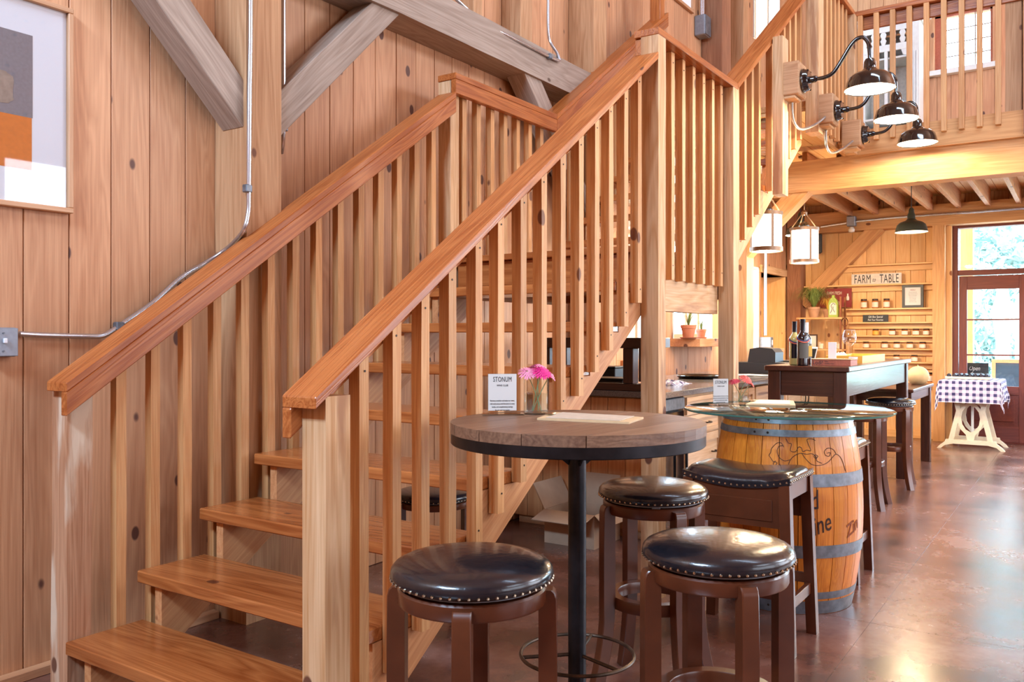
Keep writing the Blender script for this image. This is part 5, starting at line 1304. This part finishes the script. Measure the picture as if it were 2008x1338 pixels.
for i, (px, X) in enumerate(((1610, 10.82), (1633, 10.90), (1646, 10.80))):
    t = thing('candle_glass', '%s of the three cream candle glasses on the lower shelf of the corner stand' % ('leftmost', 'middle', 'rightmost')[i], 'candle', (X, yp(px, X), z2), 0, 'candle glasses on the corner stand')
    obj('glass', lathe(B(), [(0, 0), (.034, 0), (.037, .085), (.034, .085), (.031, .004), (0, .004)], 22), 'glass', t, smooth=True); obj('wax', cyl(B(), (0, 0, .0045), .0305, .062, 20, .032), 'candle', t, smooth=True)

# ============================================================ GINGHAM TABLE
GX0, GX1, GY0, GY1, GH = 10.38, 11.08, .765, 1.345, .760
t = thing('trestle_table', 'small cream trestle table with scrolled ends in front of the glazed door', 'table', ((GX0+GX1)/2, (GY0+GY1)/2, 0))
obj('tabletop', box(B(), GX0+.01, GX1-.01, GY0+.01, GY1-.01, GH-.03, GH-.004, .004), 'cream', t, local=False)
ycn = (GY0+GY1)/2
for X in (GX0+.14, GX1-.14):
    bm = B(); q = .022
    for s_ in (-1, 1):
        prism(bm, [(ycn+s_*.215, .10), (ycn+s_*.165, .10), (ycn+s_*.092, .42), (ycn+s_*.150, .72), (ycn+s_*.205, .72), (ycn+s_*.140, .42)], 'x', X-q, X+q)
    obj('leg_pair', bm, 'cream', t, local=False)
    bm = B(); P1 = []
    outer = [(.0, .10), (.03, .10), (.045, .16), (.095, .215), (.122, .285), (.126, .36), (.105, .435), (.06, .49), (.0, .52)]
    inner = [(.0, .185), (.05, .215), (.082, .27), (.092, .34), (.080, .41), (.045, .46), (.0, .48)]
    for s_ in (-1, 1):
        o_ = [(ycn+s_*a, b) for a, b in outer]; i_ = [(ycn+s_*a, b) for a, b in inner][::-1]; prism(bm, o_+i_, 'x', X-q*.8, X+q*.8)
    obj('oval_scroll', bm, 'cream', t, local=False)
    bm = B(); prism(bm, [(ycn-.33, 0), (ycn-.29, 0), (ycn-.25, .035), (ycn-.17, .055), (ycn+.17, .055), (ycn+.25, .035), (ycn+.29, 0), (ycn+.33, 0), (ycn+.30, .035), (ycn+.25, .075), (ycn+.245, .10), (ycn-.245, .10), (ycn-.25, .075), (ycn-.30, .035)], 'x', X-.03, X+.03); obj('foot', bm, 'cream', t, local=False)
    lie_y('top_rail', X-q, X+q, ycn-.20, ycn+.20, .715, GH-.031, 'cream', t)
lie_x('stretcher', GX0+.16, GX1-.16, ycn-.02, ycn+.02, .12, .17, 'cream', t); stick('centre_strut', GX0+.30, GX0+.34, ycn-.012, ycn+.012, .17, .728, 'white_paint', t)
t = thing('gingham_tablecloth', 'navy and white gingham cloth draped over the trestle table', 'tablecloth', ((GX0+GX1)/2, ycn, GH))
bm = B(); uvl = bm.loops.layers.uv.new('UVMap'); nx, ny = 56, 56; ov = .255; hx, hy = (GX1-GX0)/2, (GY1-GY0)/2; g = {}; UV = {}
for i in range(nx+1):
    for j in range(ny+1):
        u = -(hx+ov)+2*(hx+ov)*i/nx; v = -(hy+ov)+2*(hy+ov)*j/ny
        ex = max(abs(u)-hx, 0); ey = max(abs(v)-hy, 0); sx_ = 1 if u > 0 else -1; sy_ = 1 if v > 0 else -1
        dd = math.hypot(ex, ey); x = max(-hx, min(hx, u)); y = max(-hy, min(hy, v))
        if dd > 0:
            nxv, nyv = ex/dd, ey/dd; fold = .012*math.sin((u*19+v*23))*min(1, dd/.12)
            outw = min(dd, .012)+.10*dd*(1 if (ex and ey) else .35)+fold
            x += sx_*nxv*outw; y += sy_*nyv*outw; z = -(dd-min(dd, .012)*.5)*(.97)
        else: z = .0015
        vv = bm.verts.new((x, y, z)); g[i, j] = vv; UV[vv] = (u, v)
for i in range(nx):
    for j in range(ny):
        f = bm.faces.new((g[i, j], g[i+1, j], g[i+1, j+1], g[i, j+1]))
        for l in f.loops: l[uvl].uv = UV[l.vert]
obj('cloth', bm, 'gingham', t, smooth=True)
t = thing('fruit_tray', 'pale flat tray holding dark plums on the gingham cloth', 'tray', (10.72, ycn+.04, GH+.004), 0)
obj('tray', box(B(), -.12, .12, -.22, .22, 0, .012, .003), 'white_sign', t); 
for a, b, c, d in ((-.12, .12, -.22, -.212), (-.12, .12, .212, .22), (-.12, -.112, -.212, .212), (.112, .12, -.212, .212)): obj('rim', box(B(), a, b, c, d, .012, .028), 'white_sign', t)
plum0 = None
for k in range(22):
    x, y = 10.72-.07+.07*(k % 3)+random.uniform(-.008, .008), ycn+.04-.185+.053*(k//3)+random.uniform(-.006, .006)
    if plum0 is None:
        plum0 = thing('plum', 'dark blue-black plum lying on the pale tray on the gingham cloth', 'fruit', (x, y, GH+.016), 0, 'plums on the tray')
        bm = B(); bmesh.ops.create_uvsphere(bm, u_segments=14, v_segments=9, radius=.024, matrix=Matrix.Translation((0, 0, .024))); obj('skin', bm, 'plum', plum0, smooth=True)
    else: dup(plum0, (x, y, GH+.016), random.uniform(0, 6))

# ============================================================ LAMPS
def plight(name, loc, power, col=(1, .76, .48), r=.04, spot=None):
    l = bpy.data.lights.new(name, 'POINT' if spot is None else 'SPOT'); l.energy = power; l.color = col; l.shadow_soft_size = r
    if spot: l.spot_size = spot; l.spot_blend = .35
    o = bpy.data.objects.new(name, l); COL.objects.link(o); o.location = loc; return o
SH = [(.026, .072), (.034, .055), (.036, .015), (.046, .004), (.052, -.004), (.100, -.020), (.128, -.046), (.138, -.080), (.146, -.112)]
def shade_parts(t, off, mat, s=1.0):
    T = Matrix.Translation(off) @ Matrix.Scale(s, 4)
    bm = B(); lathe(bm, SH+[(.149, -.114), (.147, -.117), (.1440, -.112), (.1365, -.081), (.1265, -.048), (.099, -.0225), (.050, -.0065)], 48); bm.transform(T); obj('shade', bm, mat, t, smooth=True)
    bm = B(); lathe(bm, [(.1435, -.1115), (.1355, -.080), (.1255, -.0495), (.098, -.0245), (.04, -.010), (0, -.010)], 48); bm.transform(T); obj('shade_lining', bm, 'white_enamel', t, smooth=True)
    bm = B(); lathe(bm, [(.016, -.012), (.018, -.022), (.030, -.040), (.033, -.055), (.026, -.070), (0, -.078)], 20); bm.transform(T); obj('bulb', bm, 'lamp_glow', t, smooth=True)
def gooseneck(label, X, power=20):
    Y, Z = 1.50, 2.875
    bk = thing('beam_end', label.replace('black gooseneck wall lamp', 'sawn timber block carrying the lamp').replace(' over the bar', ''), 'block', (X, Y, Z))
    bk.name = 'timber_block'
    lie_y('block', X-.085, X+.085, 1.502, 1.652, Z-.10, Z+.115, 'post', bk, bevel=.008)
    lie_y('cleat', X-.075, X+.06, 1.53, 1.652, Z-.118, Z-.101, 'newel', bk, bevel=.002)
    t = thing('wall_lamp', label, 'lamp', (X, Y, Z))
    W = Matrix.Translation((X, Y, Z))
    obj('wall_plate', lathe(B(), [(0, 0), (.076, 0), (.076, .010), (.070, .016), (.066, .034), (.058, .042), (0, .042)], 36), 'gloss_black', t, local=False, smooth=True, world=W @ Matrix.Rotation(PI/2, 4, 'X'))
    for k in range(6):
        a = k*PI/3; obj('bolt', lathe(B(), [(0, 0), (.007, 0), (.006, .008), (0, .010)], 8), 'gloss_black', t, local=False, world=W @ Matrix.Rotation(PI/2, 4, 'X') @ Matrix.Translation((.063*math.cos(a), .063*math.sin(a), .034)))
    obj('collar', lathe(B(), [(0, .042), (.022, .042), (.022, .075), (.015, .090), (0, .090)], 20), 'gloss_black', t, local=False, smooth=True, world=W @ Matrix.Rotation(PI/2, 4, 'X'))
    pth = smoothpath([(0, -.04, 0), (0, -.13, .0), (0, -.185, .022), (0, -.235, .09), (0, -.285, .168), (0, -.325, .205), (0, -.365, .205), (0, -.392, .165), (0, -.40, .10), (0, -.40, .06)], 6)
    obj('arm', tube(B(), pth, .0125, 12), 'gloss_black', t, smooth=True)
    shade_parts(t, (0, -.40, -.005), 'gloss_black')
    plight('lamp_bulb', (X, Y-.40, Z-.103), power, r=.018)
    return t
gooseneck('black gooseneck wall lamp over the bar, nearest of the three', 5.53, 40)
gooseneck('black gooseneck wall lamp over the bar, middle one of the three', 6.40, 40)
gooseneck('black gooseneck wall lamp over the bar, farthest of the three', 7.29, 36)
for k, (x0, z0) in enumerate(((5.56, 2.76), (6.42, 2.75))):
    conduit([(x0, 1.58, z0), (x0+.10, 1.60, z0-.09), (x0+.35, 1.62, z0-.10), (x0+.62, 1.60, z0-.02), (x0+.76, 1.56, z0+.06)], ('curved cable conduit between the nearest and middle lamp blocks', 'curved cable conduit between the middle and farthest lamp blocks')[k], r=.010)
t = thing('pendant_lamp', 'dark green enamel pendant lamp hanging under the loft before the shelf wall', 'lamp', (8.93, 1.40, 2.36))
shade_parts(t, (0, 0, 0), 'green_enamel'); obj('cord', tube(B(), [(0, 0, .07), (0, 0, .52)], .004, 6), 'black', t, smooth=True)
obj('canopy', lathe(B(), [(0, .55), (.065, .55), (.065, .535), (.03, .52), (0, .52)], 24), 'gloss_black', t, smooth=True)
obj('socket', lathe(B(), [(.026, .07), (.024, .10), (.014, .12), (0, .12)], 16), 'green_enamel', t, smooth=True)
plight('lamp_bulb', (8.93, 1.40, 2.262), 40, r=.05)
# added pendants out of view, warm fill for the space under the loft
for k, (x, y) in enumerate(((8.93, -.6), (8.93, -2.6))):
    tt = dup(t, (x, y, 2.36), 0, ('added unseen fill pendant under the loft, right of the glazed door', 'added unseen fill pendant under the loft, at the far right')[k]); plight('lamp_bulb', (x, y, 2.262), 80, r=.05)
tt = dup(t, (8.93, 2.45, 2.40), 0, 'added fill pendant in the far left corner under the loft, behind the lanterns'); plight('lamp_bulb', (8.93, 2.45, 2.302), 110, r=.05)  # corner pendant added as warm fill for the back area
def lantern(X, Y, zb, label, top, s=1.0):
    t = thing('hanging_lantern', label, 'lantern', (X, Y, zb)); r = .116*s; h = .305*s
    obj('glass_cylinder', lathe(B(), [(r-.004, .012), (r, .012), (r, h-.005), (r-.004, h-.005), (r-.004, .012)], 40), 'lantern_glow', t, smooth=True)
    for z0, z1_ in ((0, .032), (h-.028, h)): obj('ring', lathe(B(), [(r-.006, z0), (r+.008, z0), (r+.008, z1_), (r-.006, z1_), (r-.006, z0)], 40), 'bronze', t, smooth=True)
    for k in range(4):
        a = math.radians(40)+k*PI/2
        bm = B(); box(bm, r+.001, r+.008, -.009, .009, .004, h-.004); bmesh.ops.rotate(bm, verts=bm.verts, cent=(0, 0, 0), matrix=Matrix.Rotation(a, 3, 'Z')); obj('strap', bm, 'bronze', t)
        obj('top_arm', tube(B(), [((r+.002)*math.cos(a), (r+.002)*math.sin(a), h-.005), (.018*math.cos(a), .018*math.sin(a), h+.135)], .0055, 6), 'bronze', t, smooth=True)
    obj('hub', lathe(B(), [(0, h+.12), (.026, h+.12), (.028, h+.145), (.012, h+.165), (0, h+.17)], 20), 'bronze', t, smooth=True)
    obj('socket', lathe(B(), [(0, h-.01), (.05, h-.01), (.055, h+.02), (.03, h+.05), (0, h+.06)], 20), 'gloss_black', t, smooth=True)
    obj('stem', tube(B(), [(0, 0, h+.16), (0, 0, top-zb)], .006, 8), 'bronze', t, smooth=True)
    obj('canopy', lathe(B(), [(0, 0), (.055, 0), (.05, -.018), (0, -.025)], 24), 'bronze', t, local=False, smooth=True, world=Matrix.Translation((X, Y, top)))
    plight('lantern_bulb', (X, Y, zb-.03), 38, r=.08); return t
lantern(8.10, 2.187, 1.925, 'cylindrical glass lantern hanging in full view under the loft', 2.924, 1.08)
lantern(6.56, 2.06, 1.90, 'cylindrical glass lantern half hidden by the upper stair flight', 2.924)
t = thing('loudspeaker', 'small black loudspeaker in the far corner behind the lantern', 'speaker', (11.0, 2.86, 2.28), math.radians(20))
obj('cabinet', box(B(), -.09, .09, -.10, .10, 0, .24, .01), 'black', t); obj('cone', cyl(B(), (0, 0, 0), .06, .006, 20), 'gloss_black', t, local=False, world=Matrix.Translation((10.91, 2.83, 2.37)) @ Matrix.Rotation(math.radians(20), 4, 'Z') @ Matrix.Rotation(-PI/2, 4, 'Y'))
obj('bracket', box(B(), .09, .13, -.02, .02, .08, .14), 'black', t)

# ============================================================ LOFT: white carved hutch
hz0, hz1 = 3.0, 5.03
t = thing('carved_hutch', 'white painted carved hutch standing in the loft behind the balusters', 'hutch', (10.9, 1.93, 3.0))
Y0, Y1 = 1.60, 2.27
obj('back', box(B(), 11.13, 11.15, Y0, Y1, hz0, hz1-.15), 'white_sign', t, local=False)
for (a, b) in ((Y0, Y0+.075), (Y1-.075, Y1)): stick('side_post', 10.74, 11.13, a, b, hz0, hz1-.12, 'white_paint', t)
for (a, b) in ((Y0+.02, Y0+.032), (Y0+.045, Y0+.057)): stick('reeding', 10.73, 10.74, a, b, 3.85, 4.55, 'white_paint', t)
for z0, z1_, e in ((hz1-.12, hz1-.06, .02), (hz1-.06, hz1-.02, .05), (hz1-.02, hz1, .07)): lie_y('cornice', 10.74-e, 11.15, Y0-e, Y1+e, z0, z1_, 'white_paint', t)
for z in (3.03, 3.62, 3.80, 4.5): lie_y('shelf_board', 10.76, 11.13, Y0+.075, Y1-.075, z, z+.025, 'white_paint', t)
bm = B()
zt = hz1-.12
n = 5; y0a = Y0+.075; wf = (Y1-Y0-.15)/n
lie_y('frieze', 10.74, 10.76, Y0+.075, Y1-.075, zt-.09, zt, 'white_paint', t)
lie_y('frieze', 10.74, 10.76, Y0+.075, Y1-.075, zt-.32, zt-.24, 'white_paint', t)
for i in range(n+1):
    yc_ = y0a+wf*i
    prism(bm, [(yc_-.016, zt-.24), (yc_-.034, zt-.19), (yc_-.018, zt-.165), (yc_-.034, zt-.12), (yc_-.02, zt-.09), (yc_+.02, zt-.09), (yc_+.034, zt-.12), (yc_+.018, zt-.165), (yc_+.034, zt-.19), (yc_+.016, zt-.24)], 'x', 10.742, 10.758)
obj('fretwork', bm, 'white_paint', t, local=False)
for yb in (Y0+.075, Y1-.075-.11):
    bm = B(); s_ = 1 if yb < 1.9 else -1; ye = yb if s_ > 0 else yb+.11
    prism(bm, [(ye, zt-.32), (ye+s_*.12, zt-.32), (ye+s_*.10, zt-.38), (ye+s_*.055, zt-.40), (ye+s_*.06, zt-.46), (ye, zt-.50)], 'x', 10.742, 10.758); obj('bracket', bm, 'white_paint', t, local=False)
for yb in (1.88, 1.94): stick('door_stile', 10.735, 10.755, yb, yb+.035, 3.80, zt-.32, 'white_paint', t)
for k, (yv) in enumerate((1.80, 2.05)):
    bm = B(); box(bm, 10.735, 10.755, yv-.12, yv+.12, 3.05, 3.60, .003); obj('lower_door', bm, 'white_paint', t, local=False)
t = thing('enamel_tub', 'green enamel tub on a shelf of the white hutch', 'tub', (10.93, 1.98, 3.826)); obj('tub', lathe(B(), [(0, 0), (.09, 0), (.135, .11), (.14, .112), (.13, .11), (.085, .006), (0, .006)], 28), 'cup_green', t, smooth=True)
t = thing('water_jug', 'white jug with a handle behind the green tub in the hutch', 'jug', (11.0, 1.86, 3.826)); obj('jug', lathe(B(), [(0, 0), (.05, 0), (.07, .06), (.06, .15), (.045, .20), (.05, .24), (.045, .24), (0, .20)], 24), 'white_paint', t, smooth=True)
obj('handle', tube(B(), smoothpath([(0, -.045, .22), (0, -.10, .20), (0, -.11, .13), (0, -.065, .08)], 5), .008, 8), 'white_paint', t, smooth=True)

# ============================================================ OUTSIDE THE DOOR
gr = obj('ground', box(B(), XB+.3, 60, -30, 40, -.16, -.10), 'grassy'); tag(gr, kind='structure')
pv = obj('patio', box(B(), XB+.2, 17, -6, 8, -.10, -.03), 'paving'); tag(pv, kind='structure')
g2 = obj('ground_side', box(B(), -6, XB+.3, 3.6, 40, -.16, -.10), 'grassy'); tag(g2, kind='structure')
timber(stick('porch_post', 12.6, 12.75, 1.235, 1.385, -.03, 3.2, 'frame_wood'), 'porch_post', 'pinkish wooden porch post just outside the transom window', 'post')
def parasol(x, y, label, h=2.5):
    t = thing('folded_parasol', label, 'umbrella', (x, y, -.03)); n = 32; bm = B(); rings = []
    for z, r in ((.55, .09), (.75, .075), (1.2, .075), (1.55, .115), (1.62, .135), (1.78, .085), (h-.08, .05), (h, .012)):
        rings.append([bm.verts.new(((r*(1+.14*math.cos(8*a)))*math.cos(a), (r*(1+.14*math.cos(8*a)))*math.sin(a), z)) for a in [2*PI*i/n for i in range(n)]])
    for a, b in zip(rings, rings[1:]):
        for i in range(n): bm.faces.new((a[i], a[(i+1) % n], b[(i+1) % n], b[i]))
    obj('canopy', bm, 'umbrella', t, smooth=True); obj('pole', cyl(B(), (0, 0, .05), .022, h-.05, 12), 'white_paint', t, smooth=True); obj('base', cyl(B(), (0, 0, 0), .22, .05, 24), 'paving', t)
pA = onX(1966, 600, 14.0); parasol(14.0, pA.y, 'folded white parasol seen through the upper panes of the door', 2.08)
pB = onX(2003, 600, 15.5); parasol(15.5, pB.y, 'second folded white parasol farther right outside the door', 1.98)
def chalkboard(x, y, z0, w_, h_, label, frame_mat, slate, words, lean=.12):
    t = thing('chalkboard_sign', label, 'sign', (x, y, z0)); T = Matrix.Rotation(lean, 4, 'Y')
    for (a, b, c, d) in ((-w_/2, w_/2, 0, .045), (-w_/2, w_/2, h_-.045, h_), (-w_/2, -w_/2+.045, .045, h_-.045), (w_/2-.045, w_/2, .045, h_-.045)):
        bm = box(B(), -.012, .012, a, b, c, d, .002); bm.transform(T); obj('frame_rail', bm, frame_mat, t)
    bm = box(B(), -.004, .006, -w_/2+.045, w_/2-.045, .045, h_-.045); bm.transform(T); obj('slate', bm, slate, t)
    for s, sz, yy2, xx2 in words:
        text('lettering', s, sz, Matrix.Translation((x, y, z0)) @ T @ frame_at((-.0048, xx2, yy2), (0, -1, 0), (0, 0, 1)), 'chalk', t, xs=.7, ext=.0003, align='CENTER', shear=.3)
    return t
q = onX(1914, 720, 11.55)
chalkboard(11.55, q.y, .50, .26, .42, 'small handwritten black chalkboard seen in the lower left of the door glass', 'slate', 'slate', (('Open', .075, .33, .02), ('Organic', .060, .265, 0), ('Cheese', .060, .21, -.01), ('& Olive Oil', .055, .155, 0), ('Jams', .060, .10, .02)), .06)
t = thing('sign_easel', 'low grey stand holding the handwritten chalkboard outside the door', 'stand', (11.62, q.y, -.03))
for dy in (-.10, .10): obj('leg', box(B(), -.015, .015, dy-.012, dy+.012, 0, .529), 'grey_timber', t)
obj('ledge', box(B(), -.09, .02, -.13, .13, .512, .529), 'grey_timber', t)
q = onX(1990, 740, 12.3)
chalkboard(12.3, q.y-.05, -.03, .62, .98, 'large blue chalkboard sign in a pale wooden frame outside the door', 'frame_wood', 'blue_slate', (), .10)
def tree(x, y, h, rc, n, mat, label, seed, lowz=.4):
    rnd = random.Random(seed); t = thing('tree', label, 'tree', (x, y, -.1))
    obj('trunk', tube(B(), [(0, 0, 0), (.05, 0, h*.3), (0, .05, h*.8)], [.14, .10, .04], 8), 'dark_post', t, smooth=True)
    bm = B(); cl = [(rnd.gauss(0, rc*.45), rnd.gauss(0, rc*.45), rnd.uniform(lowz, h)) for _ in range(26)]
    for i in range(n):
        c = cl[i % len(cl)]; p = Vector((c[0]+rnd.gauss(0, rc*.22), c[1]+rnd.gauss(0, rc*.22), max(.1, c[2]+rnd.gauss(0, .28))))
        d1 = Vector((rnd.gauss(0, 1), rnd.gauss(0, 1), rnd.gauss(-.4, .8))).normalized(); d2 = d1.cross(Vector((rnd.gauss(0, 1), rnd.gauss(0, 1), rnd.gauss(0, 1)))).normalized()
        L_ = rnd.uniform(.09, .19); W_ = L_*.26
        bm.faces.new([bm.verts.new(p-d1*L_), bm.verts.new(p+d2*W_), bm.verts.new(p+d1*L_), bm.verts.new(p-d2*W_)])
    obj('foliage', bm, mat, t); return t
tree(18.0, 2.1, 5.6, 1.4, 9000, 'leaf_blue', 'large blue-green tree directly behind the door', 1)
tree(24.0, 0.4, 6.8, 2.1, 8500, 'leaf_pale', 'pale tree to the right behind the parasols', 2)
tree(23, 7.2, 5.5, 1.9, 5000, 'leaf_pale', 'pale tree to the left beyond the porch post', 3)
tree(9.2, 7.0, 3.6, 1.2, 2500, 'leaf_pale', 'pale bush outside the side windows', 4, .2)
